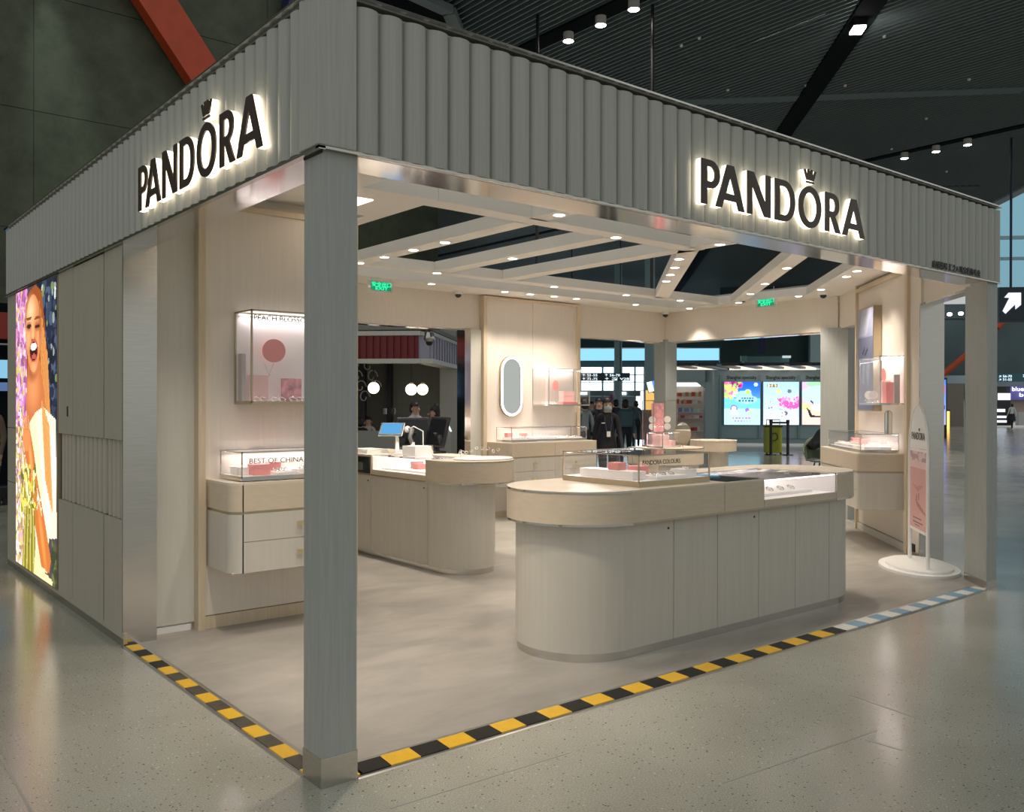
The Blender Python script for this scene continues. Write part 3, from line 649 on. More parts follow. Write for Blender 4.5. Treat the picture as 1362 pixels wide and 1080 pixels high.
def ring_thing(name, lab, M, x, y, z, r, m_=None, group=None, tilt=.3):
    o = M @ Vector((x,y,z)); b = MB()
    R = Matrix.Rotation(tilt, 4, 'X'); pts = [R @ Vector((r*math.cos(2*math.pi*i/20), r*math.sin(2*math.pi*i/20), 0)) for i in range(20)]
    b.tube(pts, .0035, 6, closed=True)
    for i in range(0, 20, 4): b.ball(pts[i], .007, n=8, k=5)
    t = b.build(name, m_ or M_SILVER, None, smooth=60); t.location = o+Vector((0,0,r*math.sin(tilt)+.004)); return tag(t, lab, 'jewellery', group)
def riser_set(M, x0, x1, y0, y1, z, where, n=3, boxes=1, seed=1):
    R = random.Random(seed); w = (x1-x0)/n
    for k in range(n):
        a = x0+k*w+.015; hh = R.choice([.018,.03,.024]); 
        tr = block('jewellery_tray', 'white jewellery tray %s %s' % (['first','second','third','fourth','fifth','sixth'][k]+' along', where), 'tray', M, a, a+w-.03, y0+.02, y1-.03, z, z+hh, M_TRAY)
        for j in range(3):
            ring_thing('bracelet', 'silver charm bracelet on a white tray %s' % where, M, a+.04+(w-.1)*j/2.2, y0+.055+(y1-y0-.235)*R.random(), z+hh, .026+.008*R.random(), None, 'bracelets '+where, .25)
        if k < boxes: gift_box('pink gift box on the white tray %s %s' % (['first','second','third'][k], where), M, a+.02, a+.11, y1-.13, y1-.05, z+hh, z+hh+.06)

# ------------------------------------------------------------------ counters
def counter(lab, loc, rz, x0, x1, rt, rb, yb, front_seams, band_seams, vit, roundl, roundr, locks, zt=1.062):
    """long counter: x along its length, front at -y; rt band half width, rb body half width, yb body centre offset"""
    T = thing('display_counter', lab, 'counter', loc, rz); M = world_of(T)
    def stad(r, cy=0., a=x0, b=x1, ins=0.):
        P_ = []
        P_ += arc(b, cy, r, -90, 90, 20) if roundr else [(b, cy-r), (b, cy+r)]
        P_ += arc(a, cy, r, 90, 270, 20) if roundl else [(a, cy+r), (a, cy-r)]
        return P_
    MB(M).prism(stad(rb-.010, yb), 0, .06).build('plinth', M_CHROME, T, smooth=35)
    MB(M).prism(stad(rb-.014, yb), .055, .86).build('body_core', M_BODY, T, smooth=35)
    def ring(name, cx, cy, r, a0, a1, th, z0, z1, m_, n=18):
        o = arc(cx, cy, r, a0, a1, n); i_ = arc(cx, cy, r-th, a1, a0, n); b = MB(M)
        for k in range(n): b.prism([o[k], o[k+1], i_[n-k-1], i_[n-k]], z0, z1)
        return b
    g = .003
    fs = [x0]*(not roundl)+list(front_seams)+[x1]*(not roundr)
    for a, b in zip(fs[:-1], fs[1:]):
        d = MB(M).box(a+g, b-g, yb-rb, yb-rb+.018, .062, .848).build('door_panel', M_BODY, T)
        if any(abs(l-a) < .01 for l in locks):
            MB(M).cyl((b-.055, yb-rb-.004, .79), (b-.055, yb-rb+.004, .79), .008, n=10).build('lock', M_BLACK, d)
    for a, b in ((fs[0]+g, fs[-1]-g),): MB(M).box(a, b, yb+rb-.018, yb+rb, .062, .848).build('back_panel', M_BODY, T)
    def solid_arc(cx, cy, r, a0, a1, th, z0, z1, name, m_, lead=None):
        o = arc(cx, cy, r, a0, a1, 22); i_ = arc(cx, cy, r-th, a1, a0, 22)
        if lead is not None:
            if a0 == -90: o = [(lead, cy-r)]+o; i_ = i_+[(lead, cy-r+th)]
            else: o = o+[(lead, cy-r)]; i_ = [(lead, cy-r+th)]+i_
        pts = o+i_
        n = len(o); b = MB(M); vs = []; fs_ = []
        for p_, q_ in zip(o, i_[::-1]): vs += [(p_[0],p_[1],z0),(p_[0],p_[1],z1),(q_[0],q_[1],z1),(q_[0],q_[1],z0)]
        for k in range(n-1):
            for j in range(4): fs_.append((4*k+j, 4*k+(j+1)%4, 4*k+4+(j+1)%4, 4*k+4+j))
        fs_ += [(3,2,1,0), (4*n-4,4*n-3,4*n-2,4*n-1)]
        return b.add(vs, fs_).build(name, m_, T, smooth=35)
    if roundr: solid_arc(x1, yb, rb, -90, 90, .018, .062, .848, 'curved_panel', M_BODY, fs[-1]+g if fs[-1] < x1 else None)
    if roundl: solid_arc(x0, yb, rb, 90, 270, .018, .062, .848, 'curved_panel', M_BODY, fs[0]-g if fs[0] > x0 else None)
    # band
    bs = [x0]*(not roundl)+list(band_seams)+[x1]*(not roundr)
    for a, b in zip(bs[:-1], bs[1:]):
        v = [q for q in vit if abs(q[0]-a) < .02]
        if v: MB(M).box(a+g, b-g, -rt, -rt+.018, .862, .912).build('band_panel', M_TAN, T)
        else: MB(M).box(a+g, b-g, -rt, -rt+.018, .862, zt-.012).build('band_panel', M_TAN, T)
    MB(M).box(bs[0]+g, bs[-1]-g, rt-.018, rt, .862, zt-.012).build('band_panel', M_TAN, T)
    if roundr: solid_arc(x1, 0, rt, -90, 90, .018, .862, zt-.012, 'curved_band', M_TAN, bs[-1]+g if bs[-1] < x1 else None); solid_arc(x1, 0, rt+.002, -90, 90, .03, .848, .862, 'steel_trim', M_CHROME, bs[-1] if bs[-1] < x1 else None); solid_arc(x1, 0, rt+.003, -90, 90, .02, zt-.012, zt-.002, 'steel_edge', M_CHROME, bs[-1] if bs[-1] < x1 else None)
    if roundl: solid_arc(x0, 0, rt, 90, 270, .018, .862, zt-.012, 'curved_band', M_TAN, bs[0]-g if bs[0] > x0 else None); solid_arc(x0, 0, rt+.002, 90, 270, .03, .848, .862, 'steel_trim', M_CHROME, bs[0] if bs[0] > x0 else None); solid_arc(x0, 0, rt+.003, 90, 270, .02, zt-.012, zt-.002, 'steel_edge', M_CHROME, bs[0] if bs[0] > x0 else None)
    MB(M).box(bs[0], bs[-1], -rt+.004, -rt+.02, .848, .862).build('groove_rail', M_GOLD, T)
    MB(M).prism(stad(rt-.012), .85, .866).build('band_floor', M_TAN, T)
    # worktop with an opening for the vitrine
    def half(r, left):
        if left: return arc(x0, 0, r, 90, 270, 20) if roundl else [(x0, r), (x0, -r)]
        return arc(x1, 0, r, -90, 90, 20) if roundr else [(x1, -r), (x1, r)]
    if vit:
        va, vb, vd = vit[0]
        MB(M).prism(half(rt-.003, True)+[(va, -rt+.003), (va, rt-.003)], zt-.012, zt).build('worktop', M_TOP, T, smooth=35)
        MB(M).prism(half(rt-.003, False)+[(vb, rt-.003), (vb, -rt+.003)], zt-.012, zt).build('worktop', M_TOP, T, smooth=35)
        MB(M).box(va, vb, -rt+vd, rt-.003, zt-.012, zt).build('worktop', M_TOP, T)
        W_ = M_WHITEIN
        MB(M).box(va, vb, -rt+.012, -rt+vd, .905, .913).build('vitrine_floor', W_, T); MB(M).box(va, va+.006, -rt+.012, -rt+vd, .912, zt-.012).build('vitrine_side', W_, T)
        MB(M).box(vb-.006, vb, -rt+.012, -rt+vd, .912, zt-.012).build('vitrine_side', W_, T); MB(M).box(va, vb, -rt+vd-.006, -rt+vd, .912, zt-.012).build('vitrine_back', W_, T)
        MB(M).box(va+.002, vb-.002, -rt+.002, -rt+.0035, .912, zt-.01).build('glass_pane', M_GLASS, T); MB(M).box(va, vb, -rt, -rt+vd+.02, zt-.006, zt-.0045).build('glass_pane', M_GLASS, T)
        MB(M).box(va+.02, vb-.02, -rt+vd-.02, -rt+vd-.008, zt-.024, zt-.014).build('led_strip', M_LED, T)
        MB(M).box(va+.02, vb-.02, -rt+.008, -rt+.014, zt-.016, zt-.010).build('led_strip', M_LED, T)
        c = M @ Vector(((va+vb)/2, -rt+vd*.5, zt-.014))
        lamp('AREA', c, .42, CASELIGHT, aim=c-Vector((0,0,1)), parent=T, size=.02, sy=.02, name='led_lamp')
        L_ = [o for o in T.children if o.type == 'LIGHT'][-1]; L_.data.shape = 'RECTANGLE'; L_.data.size = (vb-va)*.9; L_.data.size_y = .014
        L_.matrix_local = Matrix.Translation(((va+vb)/2, -rt+vd-.016, zt-.027)) @ Matrix.Rotation(math.radians(-30), 4, 'X')
    else: MB(M).prism(stad(rt-.003), zt-.012, zt).build('worktop', M_TOP, T, smooth=35)
    return T, M

ISL, MI = counter('long round-ended greige display counter beside the striped tape, with a lit glass vitrine', (0,.92,0), 0, 2.34, 4.77, .48, .42, 0,
    [2.324,2.791,3.247,3.718,4.178,4.641], [2.326,3.247,3.702,4.648], [(3.702,4.648,.74)], True, True, [2.324,3.247])
I4 = Matrix.Identity(4)
MB().box(3.29,3.70,.46,1.36,1.0622,1.0635).build('inlaid_glass', M_GLASSD, ISL)
# goods in the island vitrine
block('jewellery_tray', 'white tray in the lit vitrine of the long front counter', 'tray', I4, 3.78,4.50,.56,.92,.913,.935, M_TRAY)
gift_box('pink gift box in the lit vitrine of the long front counter', I4, 3.86,4.00,.72,.84,.935,1.0)
for k in range(6): ring_thing('bracelet', 'silver charm bracelet on the tray in the long front counter vitrine', I4, 4.08+.07*k, .66+.05*(k%2), .936, .026, None, 'bracelets in the long counter vitrine')
# glass case on the island
C1 = glass_case('gold-framed square glass case lettered PANDORA COLOURS on the long front counter', I4, 2.51,3.225,.55,1.27,1.062,1.268, M_GOLD, .028, energy=1.5)
text('PANDORA COLOURS', 'lettering', .042, M_INK, C1, (2.54,.5475,1.205), (1,0,0), (0,0,1), .0008, wid=.37)
z = 1.097
block('display_plinth', 'long white block riser in the PANDORA COLOURS case', 'riser', I4, 2.57,2.70,.66,1.16,z,z+.055, M_TRAY)
block('display_plinth', 'low white tray beside the glass in the PANDORA COLOURS case', 'riser', I4, 2.74,3.05,.60,.78,z,z+.02, M_TRAY)
block('display_plinth', 'small raised white tray with rings in the PANDORA COLOURS case', 'riser', I4, 3.06,3.17,.62,.76,z,z+.05, M_TRAY)
gift_box('pink gift box on the long riser in the PANDORA COLOURS case', I4, 2.60,2.68,.82,.92,z+.055,z+.105)
gift_box('coral gift box behind the low tray in the PANDORA COLOURS case', I4, 2.77,2.88,.80,.90,z,z+.075, M_PINK)
gift_box('beige gift box in the middle of the PANDORA COLOURS case', I4, 2.92,3.03,.84,.94,z,z+.09, mat('beige_card', (.75,.62,.45), .6))
for k in range(7): ring_thing('bracelet', 'silver charm bracelet in the PANDORA COLOURS case', I4, 2.78+.042*k if k < 6 else 3.11, .66+.05*(k%2), z+(.02 if k < 6 else .05), .02, None, 'bracelets in the PANDORA COLOURS case')

# cash counter (front faces the storage side)
CASH, MC = counter('round-ended cash counter with payment screens near the red cafe opening', (3.40,3.54,0), -math.pi/2, -2.2, 0, .41, .30, -.09,
    [-1.227,-.177,-.157], [-1.18,-.18], [(-1.18,-.18,.55)], False, True, [-1.227,-2.2])
block('jewellery_tray', 'white tray in the lit vitrine of the cash counter', 'tray', MC, -1.10,-.26,-.34,-.02,.913,.935, M_TRAY)
gift_box('pink gift box in the lit vitrine of the cash counter', MC, -.70,-.60,-.22,-.12,.935,.99)
gift_box('blush gift box in the lit vitrine of the cash counter', MC, -.86,-.74,-.14,-.06,.935,1.0, M_BLUSH)
# things on the cash counter
ZT = 1.062
def L2W(M, x, y, z): return M @ Vector((x, y, z))
t = thing('cash_drawer', 'black cash drawer box at the end of the cash counter beside the vitrine', 'cash drawer', (3.10,5.1,ZT))
b0 = bp(478,607,'x',3.05)
MB().box(2.972,2.991,4.745,5.35,.87,1.04).build('drawer_front', M_BLACK, t); MB().box(2.962,2.973,4.85,5.0,.90,.98).build('handle', M_CHROME, t)
paper = thing('paper_stack', 'white stack of paper on the cash counter near the tablet stand', 'paper', (3.15,5.15,ZT))
for k in range(3): MB().box(3.05+.01*k,3.32,4.92+.01*k,5.30,ZT+.015*k,ZT+.015*k+.014).build('sheet_pad', M_WHITE, paper)
tb = thing('tablet', 'tilted tablet with a blue screen on a white stand on the cash counter', 'tablet', (3.30,4.75,ZT))
def oriented(o, fwd, up=(0,0,1)):   # frame: x along the item's width, y away from the viewer of its face, z up
    f = Vector(fwd).normalized(); u = Vector(up); r = f.cross(u).normalized(); u = r.cross(f)
    M = Matrix((r, f, u)).transposed().to_4x4(); M.translation = Vector(o); return M
Pt = bp(527,572,'x',3.32)
dirc = (Pt-CAM); dirc.z = 0; dirc.normalize()
Mt = oriented(bp(522,570,'x',3.34), (dirc.x+.35, dirc.y+.05, -1.5))
MB(Mt).box(-.135,.115,0,.012,-.10,.10).build('bezel', M_BLACK, tb, bev=.004); MB(Mt).box(-.14,.12,.010,.018,-.105,.105).build('shell', M_WHITE, tb, bev=.004)
MB(Mt).box(-.122,.102,-.002,.001,-.085,.085).build('screen', emis('tablet_screen', (.10,.34,.62), .9), tb)
p0 = Mt @ Vector((.02,.018,.0)); MB().tube([p0, p0+Vector((.02,-.02,-.08)), (p0.x-.04,p0.y-.12,ZT+.015)], [.018,.02,.024], 8).build('stand_arm', M_WHITE, tb, smooth=50); MB().cyl((p0.x-.04,p0.y-.12,ZT), (p0.x-.04,p0.y-.12,ZT+.018), .06, n=20).build('foot', M_WHITE, tb)
bs_ = bp(520,612,'x',3.30)
sc_ = thing('barcode_scanner', 'grey handheld scanner resting in a white cradle beside the tablet', 'scanner', (3.38,4.45,ZT))
c0 = bp(549,604,'x',3.48); c0.z = ZT
MB().cyl(c0, c0+Vector((0,0,.12)), .035, .02, 12).build('cradle', M_WHITE, sc_, smooth=50)
hd_ = bp(542,571,'x',3.48); MB().tube([c0+Vector((0,0,.10)), c0+Vector((-.02,.03,.17)), hd_+Vector((.03,-.04,-.01)), hd_], [.022,.022,.03,.035], 10).build('body', mat('scanner_grey', (.12,.12,.12), .4), sc_, smooth=60)
MB().ball(hd_, .036, n=12, k=8).build('head', M_WHITE, sc_, smooth=60)
cc = c0+Vector((.05,-.04,.02)); MB().tube([hd_, hd_+Vector((.05,-.05,.03)), hd_+Vector((.12,-.12,-.02)), cc+Vector((.03,-.04,.06)), cc], .006, 6).build('cable', M_WHITE, sc_, smooth=60)
wb0 = bp(522,603,'x',3.24); block('card_box', 'white open card box beside the scanner on the cash counter', 'box', I4, 3.20,3.40,4.22,4.46,ZT,ZT+.10, M_WHITE)
def pos(lab, px, py, X, yaw_off, w, h, m2=False):
    b = bp(px, py, 'x', X); b.z = ZT; t = thing('payment_terminal', lab, 'terminal', b)
    d = (b-CAM); d.z = 0; d.normalize(); a = math.atan2(d.y, d.x)+yaw_off; f = Vector((math.cos(a), math.sin(a), .0))
    M = oriented(b+Vector((0,0,.06)), (f.x, f.y, -.28))
    MB(M).box(-w/2,w/2,-.02,.02,0,h).build('monitor', M_BLACK, t, bev=.01); MB(M).box(-w/2+.02,w/2-.02,-.024,-.02,.03,h-.03).build('screen', mat('dark_screen', (.006,.007,.009), .12), t)
    MB(M).box(-w*.3,w*.3,.02,.07,.04,h*.6).build('rear_housing', M_BLACK, t, bev=.01)
    r = f.cross(Vector((0,0,1))); MB().sweep(rrect(-.11,.11,-.09,.09,.03), b, r, f, (0,0,1), 0, .025).build('foot', M_BLACK, t, bev=.004)
    MB().tube([b+Vector((0,0,.02)), b+f*.05+Vector((0,0,.12)), b+f*.02+Vector((0,0,.22))], .03, 8).build('stem', M_BLACK, t, smooth=50)
pos('wide black payment screen on the cash counter beside the scanner', 550, 607, 3.60, .12, .36, .33); pos('slim black payment screen behind the wide one on the cash counter', 578, 606, 3.70, -.9, .30, .34)
pc = bp(570,609,'x',3.48); pc.z = ZT
jar = thing('steel_cup', 'short shiny steel cup in front of the slim payment screen', 'cup', pc); MB().lathe([(.046,0),(.05,.01),(.05,.10),(.046,.10),(.044,.015),(.0005,.012)], pc, 24).build('cup_body', M_MIRROR, jar, smooth=40)
# white tray with clear figures at the round end
ft = thing('display_tray', 'pale oval tray on the round end of the cash counter', 'tray', (3.5,3.45,ZT))
MB().lathe([(.30,0),(.31,.012),(.305,.016),(.0005,.012)], (3.48,3.46,ZT), 32, 1, .8).build('tray_plate', M_WHITE, ft, smooth=40)
Rn = random.Random(4)
for k in range(11):
    q = bp(592+8*k, 612, 'z', ZT+.016); X_ = 3.48+.24*math.cos(2.9-.26*k)*1.0; Y_ = 3.46+.18*math.sin(2.9-.26*k)
    h = .03+.05*Rn.random()
    f = thing('crystal_charm', 'small clear jewellery holder on the oval tray of the cash counter', 'jewellery holder', (X_,Y_,ZT+.016), 0, 'clear holders on the oval tray')
    MB().cyl((X_,Y_,ZT+.014), (X_,Y_,ZT+.014+h), .006, .004, 8).build('stem', M_ACR, f); MB().tube([(X_+.016*math.cos(a),Y_+.003,ZT+.014+h+.012+.014*math.sin(a)) for a in [i*math.pi/6 for i in range(12)]], .003, 6, closed=True).build('ring', M_SILVER, f, smooth=60)
# second counter deeper in the shop
I2, M2 = counter('round-ended display counter deep in the shop behind the long front counter', (6.80,4.0,0), -math.pi/2, -.30, 0, .42, .36, 0, [-.30,-.02], [-.30,-.02], [], False, True, [])

# ------------------------------------------------------------------ wall cabinets
def cabinet(lab, M, x0, x1, depth, rl, rr, cols, knob=True, ends=(1,1)):
    o = M @ Vector(((x0+x1)/2, -depth/2, .45)); t = thing('wall_cabinet', lab, 'cabinet', o, M.to_euler().z)
    r = max(rl, rr, .01); cn = (1 if rl else 0, 1 if rr else 0, 0, 0)
    def outl(ins): return rrect(x0+ins, x1-ins, -depth+ins, 0, r, 6, cn)
    MB(M).prism(outl(.012), .455, 1.045).build('carcass', M_BODY, t, smooth=35)
    MB(M).prism(outl(.0), 1.045, 1.062).build('top', M_TOP, t, smooth=35)
    MB(M).prism(outl(.004), .848, .868).build('groove_band', M_GOLD, t, smooth=35)
    MB(M).box(x0+.012,x1-.012,-depth+.02,0,.45,.46).build('bottom_board', M_BODY, t)
    # side skins
    for side, z0, z1, m_ in (('l',.455,.848,M_BODY),('l',.868,1.045,M_TAN),('r',.455,.848,M_BODY),('r',.868,1.045,M_TAN)):
        rr_ = rl if side == 'l' else rr; xs = x0 if side == 'l' else x1; sg = 1 if side == 'l' else -1; th = .016; c_ = cols[0] if side == 'l' else cols[-1]
        if rr_:
            a = [(xs, 0)]+[(xs+sg*(r-r*math.cos(q)), -depth+r-r*math.sin(q)) for q in [i*math.pi/14 for i in range(8)]]+[(c_-sg*.0008, -depth)]
            i_ = [(c_-sg*.0008, -depth+th)]+[(xs+sg*(r-(r-th)*math.cos(q)), -depth+r-(r-th)*math.sin(q)) for q in [i*math.pi/14 for i in range(7,-1,-1)]]+[(xs+sg*th, 0)]
            MB(M).prism(a+i_, z0, z1).build('side_skin', m_, t, smooth=35)
        else: MB(M).box(xs, xs+sg*th, -depth, 0, z0, z1).build('side_skin', m_, t)
    for a, b in zip(cols[:-1], cols[1:]):
        MB(M).box(a+.002,b-.002,-depth,-depth+.016,.868,1.045).build('band_front', M_TAN, t)
        for z0, z1, n in ((.664,.848,'drawer'), (.455,.660,'drawer')):
            d = MB(M).box(a+.002,b-.002,-depth,-depth+.016,z0,z1).build(n, M_BODY, t)
            if knob:
                c = ((a+b)/2, -depth, (z0+z1)/2+.005)
                k = MB(M).cyl((c[0],-depth,c[2]), (c[0],-depth-.016,c[2]), .007, n=10); k.sweep([(-.024,-.016),(.024,-.016),(.024,.016),(-.024,.016)], M @ Vector(c), M.to_3x3() @ Vector((1,0,0)), (0,0,1), M.to_3x3() @ Vector((0,-1,0)), 0, 0) if False else None
                k.box(c[0]-.024,c[0]+.024,-depth-.026,-depth-.016,c[2]-.016,c[2]+.016); k.build('knob', M_BRASS, d, bev=.002)
    return t
ML = Matrix.Translation((0,2.875,0))
cabinet('floating cabinet with brass pulls under the BEST OF CHINA case on the storage wall', ML, .583, 1.50, .455, .085, 0, [.657,1.484])
B1 = glass_case('low glass case lettered BEST OF CHINA on the storage wall cabinet', ML, .675,1.48,-.40,-.012,1.068,1.266, M_CHROME, .02, energy=1.3)
text('BEST OF CHINA', 'lettering', .05, M_INK, B1, (.725,2.4725,1.185), (1,0,0), (0,0,1), .0008, wid=.40)
z = 1.095
block('display_plinth', 'white block riser at the end of the BEST OF CHINA case', 'riser', ML, .73,.83,-.22,-.06,z,z+.055, M_TRAY); gift_box('pink gift box in the BEST OF CHINA case', ML, .80,.93,-.30,-.20,z,z+.075)
riser_set(ML, .94,1.45,-.37,-.05,z,'in the BEST OF CHINA case', 3, 1, 3)
B2 = glass_case('brass-framed wall case lettered PEACH BLOSSOM above the BEST OF CHINA case', ML, .785,1.56,-.30,.0,1.588,2.25, M_GOLD, .012, energy=1.0, back=M_WHITEIN, w=.012)
text('PEACH BLOSSOM', 'lettering', .052, M_INK, B2, (.80,2.5735,2.175), (1,0,0), (0,0,1), .0008, wid=.43)
def disc(name, lab, cat, c, r, N, m_, th=.008, sx=1.):
    c, N = Vector(c), Vector(N).normalized(); U = N.cross(Vector((0,0,1))).normalized(); V = Vector((0,0,1))
    t = MB(Matrix.Translation(-c)).sweep([(r*sx*math.cos(2*math.pi*i/28), r*math.sin(2*math.pi*i/28)) for i in range(28)], c, U, V, N, 0, th).build(name, m_, None, smooth=40); t.location = c; return tag(t, lab, cat)
disc('fan_prop', 'round coral paper fan hanging in the PEACH BLOSSOM case', 'display prop', (1.05,2.80,1.98), .085, (0,-1,0), M_PINK, .01, 1.05)
block('gift_board', 'tall pink card standing in the PEACH BLOSSOM case', 'display card', ML, .855,1.0,-.10,-.085,1.603,1.80, M_BLUSH); block('picture_card', 'pink bracelet picture card in the PEACH BLOSSOM case', 'display card', ML, 1.10,1.26,-.10,-.09,1.603,1.78, mat('rose_print', (.70,.33,.38), .5, var=.5, scale=14)); block('display_stand', 'slim grey upright panel at the side of the PEACH BLOSSOM case', 'display stand', ML, .80,.83,-.10,-.03,1.602,1.95, mat('case_grey', (.55,.52,.53), .4))
nk = MB().tube([(1.01+.035*t_*1., 2.79, 1.885-.075*(1-abs(t_))) for t_ in (-1,-.6,-.2,0,.2,.6,1)], .0022, 6); nk.ball((1.01,2.79,1.80), .01, n=8, k=6)
tag(nk.build('necklace', M_SILVER, None), 'fine silver necklace below the coral fan', 'jewellery')
for k in range(9): ring_thing('bracelet', 'silver bracelet on the floor of the PEACH BLOSSOM case', ML, .88+.07*k, -.17+.04*(k%2), 1.607, .028, None, 'bracelets in the PEACH BLOSSOM case', .6)
MBk = Matrix.Translation((0,6.49,0))
cabinet('floating cabinet with drawers under the oval mirror at the back of the shop', MBk, 5.865,7.50,.50,.03,0,[5.90,6.691,7.484])
glass_case('long low glass case on the cabinet under the oval mirror', MBk, 5.975,7.40,-.40,-.06,1.068,1.265, M_CHROME, .02, energy=1.4)
riser_set(MBk, 6.03,7.36,-.38,-.08,1.095,'in the low case under the oval mirror', 5, 2, 9)
glass_case('wall-hung glass case beside the oval mirror', MBk, 6.69,7.50,-.36,.0,1.565,2.10, M_CHROME, .012, energy=1.2, back=None)
disc('fan_prop', 'round coral paper fan in the wall-hung case beside the oval mirror', 'display prop', (7.02,6.36,1.86), .075, (0,-1,0), M_PINK, .01, .8); gift_box('blush gift box in the wall-hung case beside the oval mirror', MBk, 7.10,7.32,-.22,-.12,1.60,1.78, M_BLUSH)
gift_box('flat coral gift box in the wall-hung case beside the oval mirror', MBk, 6.98,7.28,-.34,-.24,1.583,1.622, M_PINK)
for k in range(5): ring_thing('bracelet', 'silver bracelet in the wall-hung case beside the oval mirror', MBk, 6.76+.072*k, -.17, 1.588, .028, None, 'bracelets in the wall-hung case', .6)
def stadium_v(cx, cz, hw, hh, n=12): return arc(cx, cz+hh-hw, hw, 0, 180, n)+arc(cx, cz-hh+hw, hw, 180, 360, n)
mr = thing('oval_mirror', 'pill-shaped wall mirror with a glowing rim and brass edge', 'mirror', (6.28,6.48,1.84))
MB().sweep(stadium_v(6.28,1.84,.205,.435), (0,6.49,0), (1,0,0), (0,0,1), (0,-1,0), 0, .035).build('brass_edge', M_GOLD, mr, smooth=40)
MB().sweep(stadium_v(6.28,1.84,.195,.425), (0,6.49,0), (1,0,0), (0,0,1), (0,-1,0), .03, .037).build('glowing_rim', emis('mirror_rim', (1,.95,.86), 3.0), mr, smooth=40)
MB().sweep(stadium_v(6.28,1.84,.160,.390), (0,6.49,0), (1,0,0), (0,0,1), (0,-1,0), .03, .039).build('mirror_glass', M_LOOK, mr, smooth=40)
# slanted bay
so = Vector((*diag(1.95,.085), 0)); MD = Matrix.Translation(so) @ Matrix.Rotation(math.radians(225), 4, 'Z')
cabinet('floating cabinet on the slanted wall behind the totem', MD, -1.66, .0, .50, .03, .03, [-1.62,-.83,-.035], knob=False)
glass_case('low glass case on the slanted wall cabinet', MD, -1.50,-.10,-.44,-.03,1.068,1.27, M_CHROME, .02, energy=1.5)
riser_set(MD, -1.45,-.15,-.40,-.06,1.095,'in the low case on the slanted wall', 4, 2, 12)
glass_case('wall-hung glass case on the slanted wall beside the framed picture', MD, -.80,-.01,-.26,.0,1.59,2.125, M_CHROME, .012, energy=1.1, back=M_WHITEIN)
gift_box('tall blush gift box in the wall-hung case on the slanted wall', MD, -.46,-.30,-.14,-.06,1.61,1.86, M_BLUSH); gift_box('tall coral gift box in the wall-hung case on the slanted wall', MD, -.26,-.12,-.16,-.08,1.61,1.84, M_PINK)
disc('fan_prop', 'round coral fan in the wall-hung case on the slanted wall', 'display prop', MD @ Vector((-.40,-.10,1.93)), .075, (-S2,S2,0), M_PINK, .01)
block('display_stand', 'slim grey upright panel in the wall-hung case on the slanted wall', 'display stand', MD, -.075,-.045,-.10,-.04,1.61,1.92, mat('case_grey', (.55,.52,.53), .4))
for k in range(2): disc('earring_disc', 'round cream earring holder beside the glass of the slanted wall case', 'jewellery holder', MD @ Vector((-.50-.16*k,-.19,1.70)), .05, (-S2,-S2,0), M_WHITE, .012)['group'] = 'earring discs in the slanted wall case'
for k in range(4): ring_thing('bracelet', 'silver bracelet in the wall-hung case on the slanted wall', MD, -.70+.12*k, -.20, 1.612, .028, None, 'bracelets in the slanted wall case', .6)
pf = thing('framed_screen', 'tall brass-framed grey-violet picture on the slanted wall', 'picture', MD @ Vector((-1.1,-.05,1.52)))
MB(MD).box(-1.46,-.815,-.10,.0,1.515,2.76).build('brass_frame', M_GOLD, pf, bev=.004)
P = Paint(34, 64, (.55,.56,.66)).grad((.66,.68,.80), (.52,.53,.63)); P.rect(0,.28,1,1,(.47,.48,.60)); P.poly([(.1,0),(.7,0),(.95,.26),(.4,.26)], (.74,.76,.86))
for k in range(7): P.ell(.35+.05*k, .40+.02*((k*5)%4), .03, .018, (.16,.16,.24))
P.poly([(.2,.55),(.35,.5),(.45,.62),(.3,.8)], (.62,.64,.74)); P.poly([(.5,.52),(.66,.5),(.7,.72),(.55,.76)], (.62,.64,.74))
P.build('picture', printed('violet_print'), pf, MD @ Vector((-.815,-.102,2.745)), MD.to_3x3() @ Vector((-.63,0,0)), (0,0,-1.215))
am = thing('arched_mirror', 'small arched standing mirror on the slanted wall cabinet', 'mirror', MD @ Vector((-.05,-.10,1.27)))
qa = [(-.04,0),(.04,0)]+arc(0,.22,.04,0,180,10)
Ua = Vector((S2,-S2,0)); ca = MD @ Vector((-.06,-.16,1.270))
MB().sweep(qa, ca, Ua, (0,0,1), (-S2,-S2,0), 0, .012).build('frame', M_GOLD, am); MB().sweep([(p_[0]*.8, p_[1]*.97+.004) for p_ in qa], ca, Ua, (0,0,1), (-S2,-S2,0), .012, .014).build('mirror_glass', M_LOOK, am)

# goods on the second counter
z = 1.062; c2 = bp(870,595,'z',1.07)
def onI2(px, py): q = bp(px, py, 'z', 1.062); return q
V1 = glass_case('tall thin-framed glass vitrine on the counter deep in the shop', Matrix.Translation((6.86,4.12,0)), -.24,.20,-.02,.17,1.062,1.64, M_GOLD, .012, lit=False)
block('display_column', 'tall patterned pink column inside the thin-framed vitrine', 'display stand', Matrix.Translation((6.82,4.21,0)), -.06,.06,-.05,.05,1.08,1.60, mat('rose_pattern', (.80,.36,.38), .6, var=.25, scale=25))
for k, (dx, dz) in enumerate(((-.17,1.40),(-.17,1.31),(.13,1.40),(.13,1.31))): disc('earring_disc', 'round white earring holder inside the thin-framed vitrine', 'jewellery holder', (6.83+dx*.95,4.165,dz), .042, (-S2,-S2,0), M_WHITE, .02)['group'] = 'earring discs in the tall vitrine'
for k, dx in enumerate((-.17,.13)): tag(MB().cyl((6.83+dx*.95,4.195,1.08), (6.83+dx*.95,4.195,1.42), .004, n=6).build('holder_rod', M_GOLD, None), 'thin rod carrying the white earring holders in the tall vitrine', 'rod', 'earring rods in the tall vitrine')
